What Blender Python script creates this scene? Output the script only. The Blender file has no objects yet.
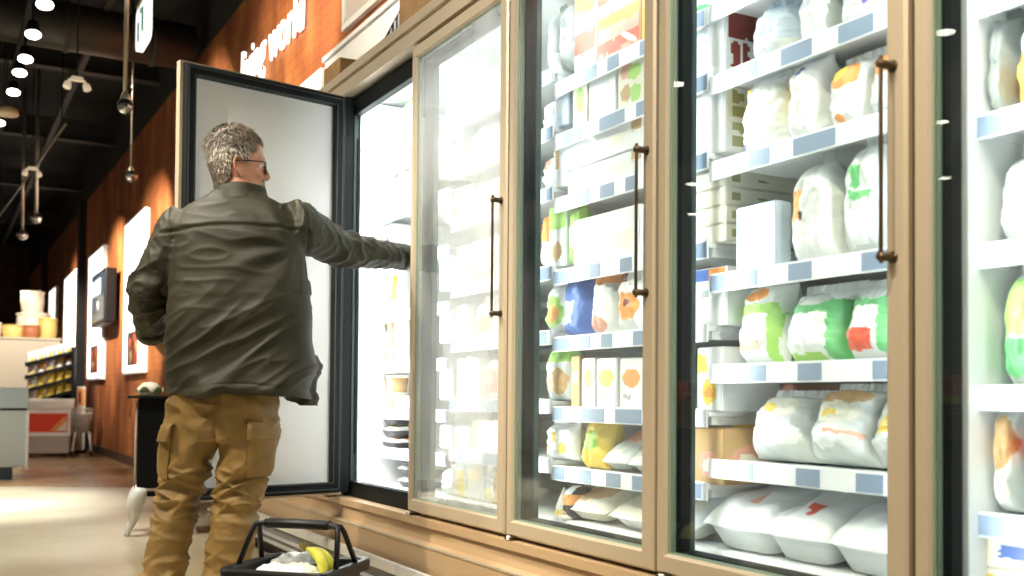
import bpy, bmesh, math, random
from mathutils import Vector, Matrix, noise
rnd = random.Random(7)
S = bpy.context.scene
COL = S.collection
R = math.radians
V = Vector

# ------------------------------------------------------------------ camera
CAM_H = 0.85
YAW, PITCH, ROLL, FPX, CYP = 29.2706, 1.3962, 0.4608, 1025.5, 373.9
_a, _b, _r = R(YAW), R(PITCH), R(ROLL)
FWD = V((math.sin(_a)*math.cos(_b), math.cos(_a)*math.cos(_b), math.sin(_b)))
RGT0 = V((math.cos(_a), -math.sin(_a), 0))
UP0 = RGT0.cross(FWD)
RGT = RGT0*math.cos(_r) + UP0*math.sin(_r)
UPV = UP0*math.cos(_r) - RGT0*math.sin(_r)
cd = bpy.data.cameras.new('camera')
cam = bpy.data.objects.new('camera', cd)
COL.objects.link(cam)
m = Matrix.Identity(4)
for i in range(3):
    m[i][0], m[i][1], m[i][2] = RGT[i], UPV[i], -FWD[i]
m[2][3] = CAM_H
cam.matrix_world = m
cd.sensor_width = 36.0
cd.lens = FPX/1024*36.0
cd.shift_y = (CYP-288)/1024
cd.clip_start, cd.clip_end = 0.05, 120
cd.dof.use_dof = True
cd.dof.focus_distance = 3.45
cd.dof.aperture_fstop = 3.2
S.camera = cam

def onx(px, py, x):
    """the point of the upright plane at distance x seen in direction px, py"""
    d = FWD + RGT*((px-512)/FPX) - UPV*((py-CYP)/FPX)
    return V((0, 0, CAM_H)) + d*(x/d.x)

# ------------------------------------------------------------------ world, exposure, large lights
w = bpy.data.worlds.new('store_air')
S.world = w
w.use_nodes = True
bg = w.node_tree.nodes['Background']
bg.inputs[0].default_value = (1.0, 0.86, 0.70, 1)
bg.inputs[1].default_value = 0.10
S.view_settings.view_transform = 'Standard'
S.view_settings.look = 'None'
S.view_settings.gamma = 1.0
S.view_settings.use_curve_mapping = False
S.view_settings.exposure = 0.35
S.cycles.use_denoising = True
S.cycles.transparent_max_bounces = 24
S.cycles.max_bounces = 8
S.cycles.sample_clamp_indirect = 6.0
WARM = (1.0, 0.86, 0.66)
NEUT = (1.0, 0.93, 0.82)
COOL = (0.93, 0.98, 1.0)

def spot(name, loc, target, power, col=WARM, angle=60, blend=0.6, size=0.06):
    l = bpy.data.lights.new(name, 'SPOT')
    l.energy = power
    l.color = col
    l.spot_size = R(angle)
    l.spot_blend = blend
    l.shadow_soft_size = size
    o = bpy.data.objects.new(name, l)
    COL.objects.link(o)
    o.location = loc
    o.rotation_euler = (V(target)-V(loc)).to_track_quat('-Z', 'Y').to_euler()
    return o

def area(name, loc, direction, sx, sy, power, col=COOL, spread=180):
    l = bpy.data.lights.new(name, 'AREA')
    l.shape = 'RECTANGLE'
    l.size, l.size_y = sx, sy
    l.energy = power
    l.color = col
    l.spread = R(spread)
    o = bpy.data.objects.new(name, l)
    COL.objects.link(o)
    o.location = loc
    o.rotation_euler = V(direction).to_track_quat('-Z', 'Y').to_euler()
    return o

# ------------------------------------------------------------------ materials
MATS = {}
def mat(name, col, rough=0.5, metal=0.0, emit=0.0, ecol=None, spec=None, bump=0.0, bscale=40.0, var=0.0, vscale=8.0,
        trans=0.0, coat=0.0, sheen=0.0):
    if name in MATS:
        return MATS[name]
    M = bpy.data.materials.new(name)
    M.use_nodes = True
    nt = M.node_tree
    p = nt.nodes['Principled BSDF']
    p.inputs['Base Color'].default_value = (*col, 1)
    p.inputs['Roughness'].default_value = rough
    p.inputs['Metallic'].default_value = metal
    if spec is not None:
        p.inputs['Specular IOR Level'].default_value = spec
    if coat:
        p.inputs['Coat Weight'].default_value = coat
        p.inputs['Coat Roughness'].default_value = 0.15
    if sheen:
        p.inputs['Sheen Weight'].default_value = sheen
    if emit:
        p.inputs['Emission Color'].default_value = (*(ecol or col), 1)
        p.inputs['Emission Strength'].default_value = emit
    if trans:
        p.inputs['Alpha'].default_value = 1-trans
    if bump or var:
        tc = nt.nodes.new('ShaderNodeTexCoord')
        nz = nt.nodes.new('ShaderNodeTexNoise')
        nz.inputs['Scale'].default_value = bscale
        nz.inputs['Detail'].default_value = 5
        nt.links.new(tc.outputs['Object'], nz.inputs['Vector'])
        if bump:
            bp = nt.nodes.new('ShaderNodeBump')
            bp.inputs['Strength'].default_value = bump
            bp.inputs['Distance'].default_value = 0.01
            nt.links.new(nz.outputs['Fac'], bp.inputs['Height'])
            nt.links.new(bp.outputs['Normal'], p.inputs['Normal'])
        if var:
            n2 = nt.nodes.new('ShaderNodeTexNoise')
            n2.inputs['Scale'].default_value = vscale
            n2.inputs['Detail'].default_value = 6
            nt.links.new(tc.outputs['Object'], n2.inputs['Vector'])
            cr = nt.nodes.new('ShaderNodeValToRGB')
            cr.color_ramp.elements[0].position = 0.3
            cr.color_ramp.elements[1].position = 0.7
            cr.color_ramp.elements[0].color = (*[c*(1-var) for c in col], 1)
            cr.color_ramp.elements[1].color = (*[min(1, c*(1+var)) for c in col], 1)
            nt.links.new(n2.outputs['Fac'], cr.inputs['Fac'])
            nt.links.new(cr.outputs['Color'], p.inputs['Base Color'])
    MATS[name] = M
    return M

def wall_mat():
    """rust brown masonry, mottled, with fine courses"""
    M = bpy.data.materials.new('rust_brown_masonry')
    M.use_nodes = True
    nt = M.node_tree
    p = nt.nodes['Principled BSDF']
    p.inputs['Roughness'].default_value = 0.75
    tc = nt.nodes.new('ShaderNodeTexCoord')
    mp = nt.nodes.new('ShaderNodeMapping')
    mp.inputs['Rotation'].default_value = (R(35), 0, 0)
    mp.inputs['Scale'].default_value = (1, 1.6, 0.7)
    nt.links.new(tc.outputs['Object'], mp.inputs['Vector'])
    nz = nt.nodes.new('ShaderNodeTexNoise')
    nz.inputs['Scale'].default_value = 1.6
    nz.inputs['Detail'].default_value = 8
    nz.inputs['Roughness'].default_value = 0.62
    nt.links.new(mp.outputs['Vector'], nz.inputs['Vector'])
    cr = nt.nodes.new('ShaderNodeValToRGB')
    e = cr.color_ramp.elements
    e[0].position, e[0].color = 0.30, (0.13, 0.034, 0.012, 1)
    e[1].position, e[1].color = 0.72, (0.50, 0.20, 0.055, 1)
    x = e.new(0.5)
    x.color = (0.30, 0.088, 0.022, 1)
    nt.links.new(nz.outputs['Fac'], cr.inputs['Fac'])
    # masonry courses: object Y along the wall, Z up
    sp = nt.nodes.new('ShaderNodeSeparateXYZ')
    nt.links.new(tc.outputs['Object'], sp.inputs[0])
    cb = nt.nodes.new('ShaderNodeCombineXYZ')
    nt.links.new(sp.outputs['Y'], cb.inputs['X'])
    nt.links.new(sp.outputs['Z'], cb.inputs['Y'])
    br = nt.nodes.new('ShaderNodeTexBrick')
    br.inputs['Scale'].default_value = 1.0
    br.inputs['Brick Width'].default_value = 0.24
    br.inputs['Row Height'].default_value = 0.075
    br.inputs['Mortar Size'].default_value = 0.006
    br.inputs['Color1'].default_value = (1, 1, 1, 1)
    br.inputs['Color2'].default_value = (0.86, 0.84, 0.82, 1)
    br.inputs['Mortar'].default_value = (0.70, 0.66, 0.6, 1)
    nt.links.new(cb.outputs[0], br.inputs['Vector'])
    mx = nt.nodes.new('ShaderNodeMix')
    mx.data_type = 'RGBA'
    mx.blend_type = 'MULTIPLY'
    mx.inputs['Factor'].default_value = 0.8
    nt.links.new(cr.outputs['Color'], mx.inputs[6])
    nt.links.new(br.outputs['Color'], mx.inputs[7])
    nt.links.new(mx.outputs[2], p.inputs['Base Color'])
    MATS['wall'] = M
    return M

def floor_mat(name, c1, c2, rough, planks=False):
    M = bpy.data.materials.new(name)
    M.use_nodes = True
    nt = M.node_tree
    p = nt.nodes['Principled BSDF']
    tc = nt.nodes.new('ShaderNodeTexCoord')
    nz = nt.nodes.new('ShaderNodeTexNoise')
    nz.inputs['Scale'].default_value = 1.3
    nz.inputs['Detail'].default_value = 9
    nt.links.new(tc.outputs['Object'], nz.inputs['Vector'])
    cr = nt.nodes.new('ShaderNodeValToRGB')
    cr.color_ramp.elements[0].position, cr.color_ramp.elements[0].color = 0.35, (*c1, 1)
    cr.color_ramp.elements[1].position, cr.color_ramp.elements[1].color = 0.68, (*c2, 1)
    nt.links.new(nz.outputs['Fac'], cr.inputs['Fac'])
    nt.links.new(cr.outputs['Color'], p.inputs['Base Color'])
    n2 = nt.nodes.new('ShaderNodeTexNoise')
    n2.inputs['Scale'].default_value = 14
    n2.inputs['Detail'].default_value = 4
    nt.links.new(tc.outputs['Object'], n2.inputs['Vector'])
    mr = nt.nodes.new('ShaderNodeMapRange')
    mr.inputs['To Min'].default_value = rough*0.8
    mr.inputs['To Max'].default_value = rough*1.25
    nt.links.new(n2.outputs['Fac'], mr.inputs['Value'])
    nt.links.new(mr.outputs['Result'], p.inputs['Roughness'])
    return M

def glass_mat(name, tint, fog_lo, fog_hi, scale=2.2, fogcol=(0.93, 0.95, 0.95)):
    """clear pane with a film of frost: transparent + mirror sheen, and a noise-driven share of frost that scatters"""
    M = bpy.data.materials.new(name)
    M.use_nodes = True
    nt = M.node_tree
    nt.nodes.remove(nt.nodes['Principled BSDF'])
    out = nt.nodes['Material Output']
    tr = nt.nodes.new('ShaderNodeBsdfTransparent')
    tr.inputs[0].default_value = (*tint, 1)
    gl = nt.nodes.new('ShaderNodeBsdfGlossy')
    gl.inputs['Roughness'].default_value = 0.01
    lw = nt.nodes.new('ShaderNodeLayerWeight')
    lw.inputs['Blend'].default_value = 0.5
    pw = nt.nodes.new('ShaderNodeMath'); pw.operation = 'POWER'; pw.inputs[1].default_value = 4.0
    ma = nt.nodes.new('ShaderNodeMath'); ma.operation = 'MULTIPLY_ADD'; ma.inputs[1].default_value = 0.9; ma.inputs[2].default_value = 0.04
    nt.links.new(lw.outputs['Facing'], pw.inputs[0])
    nt.links.new(pw.outputs[0], ma.inputs[0])
    df = nt.nodes.new('ShaderNodeBsdfDiffuse'); df.inputs[0].default_value = (*fogcol, 1)
    tl = nt.nodes.new('ShaderNodeBsdfTranslucent'); tl.inputs[0].default_value = (*fogcol, 1)
    fm = nt.nodes.new('ShaderNodeMixShader'); fm.inputs[0].default_value = 0.45
    nt.links.new(df.outputs[0], fm.inputs[1]); nt.links.new(tl.outputs[0], fm.inputs[2])
    tc = nt.nodes.new('ShaderNodeTexCoord')
    mp = nt.nodes.new('ShaderNodeMapping'); mp.inputs['Scale'].default_value = (1, 1, 0.45)
    nz = nt.nodes.new('ShaderNodeTexNoise'); nz.inputs['Scale'].default_value = scale; nz.inputs['Detail'].default_value = 5
    nt.links.new(tc.outputs['Object'], mp.inputs[0]); nt.links.new(mp.outputs[0], nz.inputs['Vector'])
    mr = nt.nodes.new('ShaderNodeMapRange')
    mr.inputs['From Min'].default_value = 0.3; mr.inputs['From Max'].default_value = 0.7
    mr.inputs['To Min'].default_value = fog_lo; mr.inputs['To Max'].default_value = fog_hi
    nt.links.new(nz.outputs['Fac'], mr.inputs['Value'])
    m1 = nt.nodes.new('ShaderNodeMixShader')
    nt.links.new(mr.outputs['Result'], m1.inputs[0]); nt.links.new(tr.outputs[0], m1.inputs[1]); nt.links.new(fm.outputs[0], m1.inputs[2])
    m2 = nt.nodes.new('ShaderNodeMixShader')
    nt.links.new(ma.outputs[0], m2.inputs[0]); nt.links.new(m1.outputs[0], m2.inputs[1]); nt.links.new(gl.outputs[0], m2.inputs[2])
    nt.links.new(m2.outputs[0], out.inputs[0])
    return M

BEIGE = mat('champagne_aluminium', (0.50, 0.415, 0.29), 0.42, 0.25, bump=0.02, bscale=300)
BEIGE_DK = mat('beige_enamel', (0.50, 0.35, 0.20), 0.45, 0.0)
BRONZE = mat('dark_bronze', (0.11, 0.075, 0.045), 0.35, 0.8)
GASKET = mat('dark_grey_gasket', (0.006, 0.008, 0.008), 0.55, spec=.12)
GASKET_L = mat('grey_gasket_edge', (0.035, 0.042, 0.042), 0.4, 0.0, spec=.2)
MULL = mat('dark_green_grey_mullion', (0.022, 0.034, 0.029), 0.5, 0.0, spec=.25)
WHITE = mat('white_enamel', (0.82, 0.84, 0.84), 0.45)
CHROME = mat('brushed_steel', (0.78, 0.78, 0.76), 0.3, 0.5)
BLACK = mat('black_plastic', (0.007, 0.007, 0.008), 0.42, spec=.25)
BLACKM = mat('matt_black_steel', (0.006, 0.007, 0.008), 0.7, spec=.15)
BEAD = mat('grey_green_bead', (0.20, 0.27, 0.205), 0.4)
LED = mat('lit_led_diffuser', (1, 1, 1), 0.5, emit=7.0, ecol=(0.95, 0.99, 1.0))
STRIP_W = mat('price_card_white', (0.80, 0.83, 0.86), 0.4)
STRIP_B = mat('price_card_grey_blue', (0.24, 0.31, 0.42), 0.4)
WALLM = wall_mat()

# ------------------------------------------------------------------ mesh builder
class MB:
    def __init__(s):
        s.v, s.f, s.mi, s.mats, s.sm = [], [], [], [], []
    def _m(s, m):
        if m not in s.mats:
            s.mats.append(m)
        return s.mats.index(m)
    def add(s, vs, fs, m, smooth=False):
        o = len(s.v)
        s.v += [V(x) for x in vs]
        k = s._m(m)
        for f in fs:
            s.f.append([i+o for i in f]); s.mi.append(k); s.sm.append(smooth)
        return o
    def box(s, a, b, m, bev=0.0, rot=None):
        """box from corner a to corner b, edges rounded by bev; rot: Matrix about its centre"""
        lo = V([min(p, q) for p, q in zip(a, b)]); hi = V([max(p, q) for p, q in zip(a, b)])
        c = (lo+hi)/2; h = (hi-lo)/2
        bm = bmesh.new()
        bmesh.ops.create_cube(bm, size=2)
        for v in bm.verts:
            v.co = V((v.co.x*h.x, v.co.y*h.y, v.co.z*h.z))
        if bev:
            bmesh.ops.bevel(bm, geom=bm.edges[:], offset=min(bev, 0.45*2*min(h)), segments=2, affect='EDGES', profile=0.5)
        s.bm(bm, m, c, rot)
    def bm(s, bm, m, c=V((0, 0, 0)), rot=None, smooth=False):
        bm.verts.ensure_lookup_table()
        for i, v in enumerate(bm.verts):
            v.index = i
        s.add([c + (rot @ v.co if rot else v.co) for v in bm.verts], [[v.index for v in f.verts] for f in bm.faces], m, smooth)
        bm.free()
    def loft(s, rings, m, smooth=True, caps=True, closed=True):
        n = len(rings[0]); o = len(s.v)
        vs = [p for r in rings for p in r]
        fs = []
        for i in range(len(rings)-1):
            for j in range(n if closed else n-1):
                k = (j+1) % n
                fs.append([i*n+j, i*n+k, (i+1)*n+k, (i+1)*n+j])
        if caps:
            fs.append(list(range(n))[::-1])
            fs.append([(len(rings)-1)*n+j for j in range(n)])
        s.add(vs, fs, m, smooth)
    def tube(s, pts, rad, m, n=10, smooth=True, flat=None):
        """round bar through pts; rad one number or one per point"""
        pts = [V(p) for p in pts]
        if not hasattr(rad, '__len__'):
            rad = [rad]*len(pts)
        rings = []
        ref = None
        for i, p in enumerate(pts):
            t = (pts[min(i+1, len(pts)-1)]-pts[max(i-1, 0)]).normalized()
            if ref is None:
                ref = t.orthogonal().normalized()
            else:
                ref = (ref - t*ref.dot(t)).normalized()
            b = t.cross(ref)
            rings.append([p + (ref*math.cos(2*math.pi*k/n) + b*math.sin(2*math.pi*k/n))*rad[i] for k in range(n)])
        s.loft(rings, m, smooth)
    def lathe(s, c, prof, m, n=24, smooth=True):
        c = V(c)
        s.loft([[c+V((r*math.cos(2*math.pi*k/n), r*math.sin(2*math.pi*k/n), z)) for k in range(n)] for r, z in prof], m, smooth)
    def ball(s, c, r, m, n=12):
        rr = r if hasattr(r, '__len__') else (r, r, r)
        bm = bmesh.new()
        bmesh.ops.create_uvsphere(bm, u_segments=n*2, v_segments=n, radius=1)
        for v in bm.verts:
            v.co = V((v.co.x*rr[0], v.co.y*rr[1], v.co.z*rr[2]))
        s.bm(bm, m, V(c), None, True)
    def prism(s, poly, axis, a, b, m):
        """poly: list of 2-D points in the two other axes (in xyz order), pulled from a to b along axis"""
        def mk(p, t):
            q = list(p); q.insert(axis, t); return q
        n = len(poly)
        vs = [mk(p, a) for p in poly]+[mk(p, b) for p in poly]
        fs = [list(range(n))[::-1], [n+i for i in range(n)]]+[[i, (i+1) % n, n+(i+1) % n, n+i] for i in range(n)]
        s.add(vs, fs, m)
    def build(s, name, parent=None, origin=None, rot=None, kind=None, label=None, cat=None, group=None):
        if origin is None and parent is None:
            lo = [min(v[i] for v in s.v) for i in range(3)]; hi = [max(v[i] for v in s.v) for i in range(3)]
            origin = ((lo[0]+hi[0])/2, (lo[1]+hi[1])/2, lo[2])
        elif origin is None:
            origin = parent.get('base', (0, 0, 0))
        og = V(origin)
        me = bpy.data.meshes.new(name)
        me.from_pydata([v-og for v in s.v], [], s.f)
        for mm in s.mats:
            me.materials.append(mm)
        me.polygons.foreach_set('material_index', s.mi)
        me.polygons.foreach_set('use_smooth', s.sm)
        bm = bmesh.new(); bm.from_mesh(me)
        bmesh.ops.recalc_face_normals(bm, faces=bm.faces[:])
        bm.to_mesh(me); bm.free()
        me.update()
        o = bpy.data.objects.new(name, me)
        COL.objects.link(o)
        if parent is None:
            o.location = og
        else:
            o.parent = parent
        tag(o, label, cat, group, kind)
        return o

def tag(o, label=None, cat=None, group=None, kind=None):
    if label: o['label'] = label
    if cat: o['category'] = cat
    if group: o['group'] = group
    if kind: o['kind'] = kind
    return o

def thing(name, loc, label, cat, group=None, rz=0.0):
    o = bpy.data.objects.new(name, None)
    o.empty_display_size = 0.1
    COL.objects.link(o)
    o.location = loc
    o.rotation_euler = (0, 0, rz)
    if rz == 0.0:
        o['base'] = tuple(loc)      # children of an unturned thing are modelled in room coordinates
    return tag(o, label, cat, group)

def copy_tree(o, parent=None):
    c = o.copy(); COL.objects.link(c)
    if parent: c.parent = parent
    for ch in list(o.children):
        copy_tree(ch, c)
    return c

ORD = ['first', 'second', 'third', 'fourth', 'fifth', 'sixth', 'seventh', 'eighth', 'ninth', 'tenth', 'eleventh', 'twelfth']

# ------------------------------------------------------------------ room shell
D = 1.5438          # plane of the freezer doors
W = 0.76            # door pitch
Y0 = 3.5536         # boundary between the open bay and the next one
WX = 2.07           # brown wall
def structure(mb, name):
    return mb.build(name, kind='structure')

FLOOR_A = floor_mat('pale_polished_concrete', (0.44, 0.365, 0.225), (0.58, 0.50, 0.345), 0.32)
FLOOR_B = floor_mat('brown_glazed_floor', (0.38, 0.235, 0.11), (0.56, 0.38, 0.20), 0.24)
# the brown floor begins behind a straight joint that crosses the aisle
j0, j1 = V((-7.0, 14.85, 0)), V((3.2, 9.13, 0))
mb = MB()
mb.add([(-7, -4, 0), (3.2, -4, 0), j1, j0, (-7, -4, -.1), (3.2, -4, -.1), j1-V((0, 0, .1)), j0-V((0, 0, .1))],
       [[0, 1, 2, 3], [7, 6, 5, 4], [0, 4, 5, 1], [1, 5, 6, 2], [2, 6, 7, 3], [3, 7, 4, 0]], FLOOR_A)
structure(mb, 'floor')
mb = MB()
mb.add([j0, j1, (3.2, 32, 0), (-7, 32, 0), j0-V((0, 0, .1)), j1-V((0, 0, .1)), (3.2, 32, -.1), (-7, 32, -.1)],
       [[0, 1, 2, 3], [7, 6, 5, 4], [0, 4, 5, 1], [1, 5, 6, 2], [2, 6, 7, 3], [3, 7, 4, 0]], FLOOR_B)
structure(mb, 'floor_far')

mb = MB(); mb.box((WX, 7.0, 0), (WX+.2, 30, 4.0), WALLM); mb.box((WX, 4.42, 2.42), (WX+.2, 7.0, 4.0), WALLM)
wr = structure(mb, 'wall_right')
mb = MB(); mb.box((2.45, -1.5, 0), (2.55, 7.0, 4.7), mat('dark_recess_paint', (0.06, 0.05, 0.04), 0.8)); structure(mb, 'wall_recess')
mb = MB(); mb.box((WX-.02, -1.5, 4.0), (WX+.2, 30, 4.75), mat('dark_soffit_paint', (0.012, 0.012, 0.011), 0.9)); structure(mb, 'trim_1')
mb = MB(); mb.box((-7, 29.8, 0), (WX, 30, 4.75), mat('dark_brown_boards', (0.10, 0.045, 0.02), 0.7, var=.4, vscale=3)); structure(mb, 'wall_far')
CEIL = mat('black_painted_ceiling', (0.010, 0.010, 0.009), 0.85, var=.3, vscale=2)
mb = MB(); mb.box((-7, -4, 4.75), (3.2, 30, 4.9), CEIL); structure(mb, 'ceiling')
mb = MB()
mb.box((WX-.018, 7.0, 0), (WX, 30, .12), mat('dark_brown_skirting', (0.07, 0.035, 0.02), 0.5), .004)
structure(mb, 'baseboard_right')
DARKST = mat('dark_grey_ceiling_steel', (0.025, 0.025, 0.022), 0.7)
for i, yb in enumerate((6.2, 8.8, 11.6, 14.8, 18.4, 22.5)):
    mb = MB()
    zb = 4.25
    mb.box((-7, yb-.07, zb+.26), (WX-.02, yb+.07, zb+.28), DARKST)
    mb.box((-7, yb-.012, zb+.02), (WX-.02, yb+.012, zb+.26), DARKST)
    mb.box((-7, yb-.07, zb), (WX-.02, yb+.07, zb+.02), DARKST)
    structure(mb, 'ceiling_beam')
for xb in (-2.2, -.95, .25, 1.2):
    mb = MB(); mb.box((xb-.03, 3, 4.12), (xb+.03, 28, 4.18), DARKST, .005); structure(mb, 'ceiling_rail')
# air duct with collars, hanging under the beams
mb = MB()
mb.tube([(-.1, 9.4, 3.98), (1.95, 9.4, 3.98)], .2, mat('dull_duct_steel', (0.04, 0.038, 0.034), .5, .4), 24)
for xd in (.15, .9, 1.6):
    mb.tube([(xd-.02, 9.4, 3.98), (xd+.02, 9.4, 3.98)], .215, DARKST, 24)
structure(mb, 'ceiling_duct')
# columns and the white band along the wall
for yb in (17.95, 24.6):
    mb = MB(); mb.box((WX-.12, yb-.12, 0), (WX, yb+.12, 4.0), mat('black_column_paint', (0.015, 0.013, 0.012), .6), .01); structure(mb, 'wall_column')
mb = MB()
mb.box((WX-.03, 4.55, 2.45), (WX, 6.02, 2.915), WHITE, .006); mb.box((WX-.05, 4.55, 2.90), (WX, 6.02, 2.93), WHITE, .004)
structure(mb, 'trim_2')
mb = MB(); mb.box((WX-.03, 6.10, 2.45), (WX, 6.75, 2.90), WHITE, .006); structure(mb, 'trim_3')
mb = MB(); mb.box((WX-.05, 17.05, 1.1), (WX, 17.25, 2.6), mat('dark_wood_post', (0.06, 0.028, 0.012), .5), .006); structure(mb, 'trim_4')

# ------------------------------------------------------------------ freezer row
GLASS_CLEAR = glass_mat('clear_freezer_glass', (0.95, 0.98, 0.965), 0.0, 0.0)
GLASS_MID = glass_mat('slightly_misted_glass', (0.95, 0.98, 0.965), 0.0, 0.06)
GLASS_FOG = glass_mat('misted_freezer_glass', (0.95, 0.98, 0.965), 0.05, 0.45)
GLASS_FROST = glass_mat('frosted_open_door_glass', (0.95, 0.98, 0.98), 0.86, 0.97, 1.4)
Z_SILL, Z_DB, Z_DT, Z_CR = 0.417, 0.428, 2.175, 2.287

def door_frame(y_hi, parent, glass, origin, rot=0.0, opened=False):
    """champagne door frame; parts are modelled shut, then swung about the hinge"""
    a, b = y_hi-.0075, y_hi-W+.0075
    x0, x1 = D, D+.042
    st = .045
    SC = [.76, 1.10, 1.10, .76]            # the handle side is broader than the hinge side
    f = MB()
    # mitred ring, front edge rounded
    prof = [(0, x0+.006), (.006, x0), (st-.006, x0), (st, x0+.008), (st, x1), (0, x1)]   # inset, x
    corners = [(a, Z_DB, -1, 1), (b, Z_DB, 1, 1), (b, Z_DT, 1, -1), (a, Z_DT, -1, -1)]
    rings = [[V((x, cy+sy*i*k_, cz+sz*i*1.1)) for i, x in prof] for (cy, cz, sy, sz), k_ in zip(corners, SC)]
    rings.append(rings[0])
    f.loft(rings, BEIGE, smooth=False, caps=False)
    fr = f.build('door', parent, origin=origin)
    fr.location = V(origin)-V(parent['base'])
    fr.rotation_euler = (0, 0, rot)
    fr['base'] = tuple(origin)
    g = MB()
    prof = [(st+.0005, x0+.0085), (st+.003, x0+.0105), (st+.003, x0+.0128), (st+.0005, x0+.0128)]
    prof2 = [(st-.001, x0+.0192), (st+.003, x0+.0192), (st+.003, x1-.001), (st-.001, x1-.001)]
    for pr_ in (prof, prof2):
        rings = [[V((x, cy+sy*(i-st+st*k_), cz+sz*(i-st+st*1.1))) for i, x in pr_] for (cy, cz, sy, sz), k_ in zip(corners, SC)]; rings.append(rings[0])
        g.loft(rings, BEAD, smooth=False, caps=False)
    g.build('glazing_bead', fr, label='grey green glazing bead')
    # dark inner frame with its seal
    g = MB()
    prof = [(.012, x1), (.012, x1+.022), (.020, x1+.028), (.050, x1+.028), (.056, x1+.018), (.056, x1-.010), (.044, x1-.012)]
    rings = [[V((x, cy+sy*i, cz+sz*i)) for i, x in prof] for cy, cz, sy, sz in corners]; rings.append(rings[0])
    g.loft(rings, GASKET, smooth=False, caps=False)
    g.build('inner_frame', fr, label='dark grey inner frame')
    if opened:
        g = MB()
        prof = [(.024, x1+.0275), (.024, x1+.031), (.029, x1+.031), (.029, x1+.0275)]
        rings = [[V((x, cy+sy*i, cz+sz*i)) for i, x in prof] for cy, cz, sy, sz in corners]; rings.append(rings[0])
        g.loft(rings, GASKET_L, smooth=False, caps=False)
        prof = [(.052, x1+.026), (.052, x1+.030), (.056, x1+.030), (.056, x1+.026)]
        rings = [[V((x, cy+sy*i, cz+sz*i)) for i, x in prof] for cy, cz, sy, sz in corners]; rings.append(rings[0])
        g.loft(rings, GASKET_L, smooth=False, caps=False)
        g.build('seal', fr, label='grey rubber seal lines')
    p = MB()
    p.box((x0+.013, a-st*.76+.003, Z_DB+st*1.1-.003), (x0+.019, b+st*1.10-.003, Z_DT-st*1.1+.003), glass)
    p.build('glass_pane', fr)
    # handle: slim bar on two standoffs near the free edge
    hy = b+.030
    h = MB()
    h.tube([(D-.031, hy, 1.105), (D-.032, hy, 1.12), (D-.032, hy, 1.48), (D-.031, hy, 1.49)], .0042, BRONZE, 10)
    for z in (1.118, 1.476):
        h.tube([(D+.003, hy, z), (D-.012, hy, z), (D-.037, hy, z)], [.0095, .008, .0085], BRONZE, 12)
        h.tube([(D+.001, hy, z), (D-.003, hy, z)], .0115, BRONZE, 14)
    h.build('handle', fr, label='dark bronze bar handle')
    # little hinge bracket at the foot
    h = MB(); h.box((D-.012, a-.055, Z_SILL), (D+.03, a-.012, Z_DB), BRONZE, .002); h.box((D-.015, a-.045, Z_SILL+.002), (D-.008, a-.03, Z_DB+.003), WHITE, .001)
    h.build('hinge_bracket', fr if not opened else fr)
    return fr

def shelf(parent, ylo, yhi, z, x0=1.714, strip_h=.042, seed=0, cards=True):
    s = MB()
    s.box((x0+.004, ylo+.004, z-.014), (2.28, yhi-.004, z), WHITE, .003)
    s.box((x0+.02, ylo+.01, z-.035), (2.28, ylo+.022, z-.012), WHITE)
    s.box((x0+.02, yhi-.022, z-.035), (2.28, yhi-.01, z-.012), WHITE)
    so = s.build('shelf', parent)
    so['base'] = parent['base']
    r = random.Random(seed)
    c = MB()
    y = yhi-.006
    c.box((x0-.003, ylo+.004, z-strip_h), (x0+.003, yhi-.004, z+.006), STRIP_W, .001)
    k = r.random() < .5
    while y > ylo+.03:
        wd = r.choice((.055, .075, .10, .14)) if not k else r.choice((.06, .075, .10, .13))
        e = max(y-wd, ylo+.006)
        if k:
            c.box((x0-.0045, e, z-strip_h+.004), (x0-.0025, y-.003, z+.001), STRIP_B)
        y = e; k = not k
    c.build('price_strip', so, label='white shelf edge with grey blue price cards')
    return so

BAY_NAME = {1: 'open bay', 2: 'misted bay', 3: 'middle bay', 4: 'wide clear bay', 5: 'frame-edge bay', 0: 'a', -1: 'b', -2: 'c'}
UNIT_LABEL = {
    1: 'freezer unit with its frosted glass door swung open beside the man',
    2: 'freezer unit with misted glass door just past the reaching arm',
    3: 'freezer unit with clear door between the misted door and the widest door',
    4: 'freezer unit with the widest door, white bags on its floor, showing both handle brackets',
    5: 'freezer unit cut off by the right edge of the photo',
    0: 'closed freezer unit directly behind the open frosted door',
    -1: 'closed freezer unit second behind the open frosted door',
    -2: 'closed freezer unit at the far end behind the frosted door'}
SHELVES = {
    1: [1.86, 1.66, 1.44, 1.22, 1.00, .80, .63],
    2: [1.915, 1.728, 1.53, 1.275, 1.067, .845, .655],
    3: [1.858, 1.688, 1.485, 1.255, 1.042, .822, .636],
    4: [1.86, 1.672, 1.452, 1.165, .935, .697],
    5: [1.62, 1.389, 1.144, .877, .640],
    0: [1.86, 1.44, 1.0, .7], -1: [1.86, 1.44, 1.0, .7], -2: [1.86, 1.44, 1.0, .7]}
UNITS = {}
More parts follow.
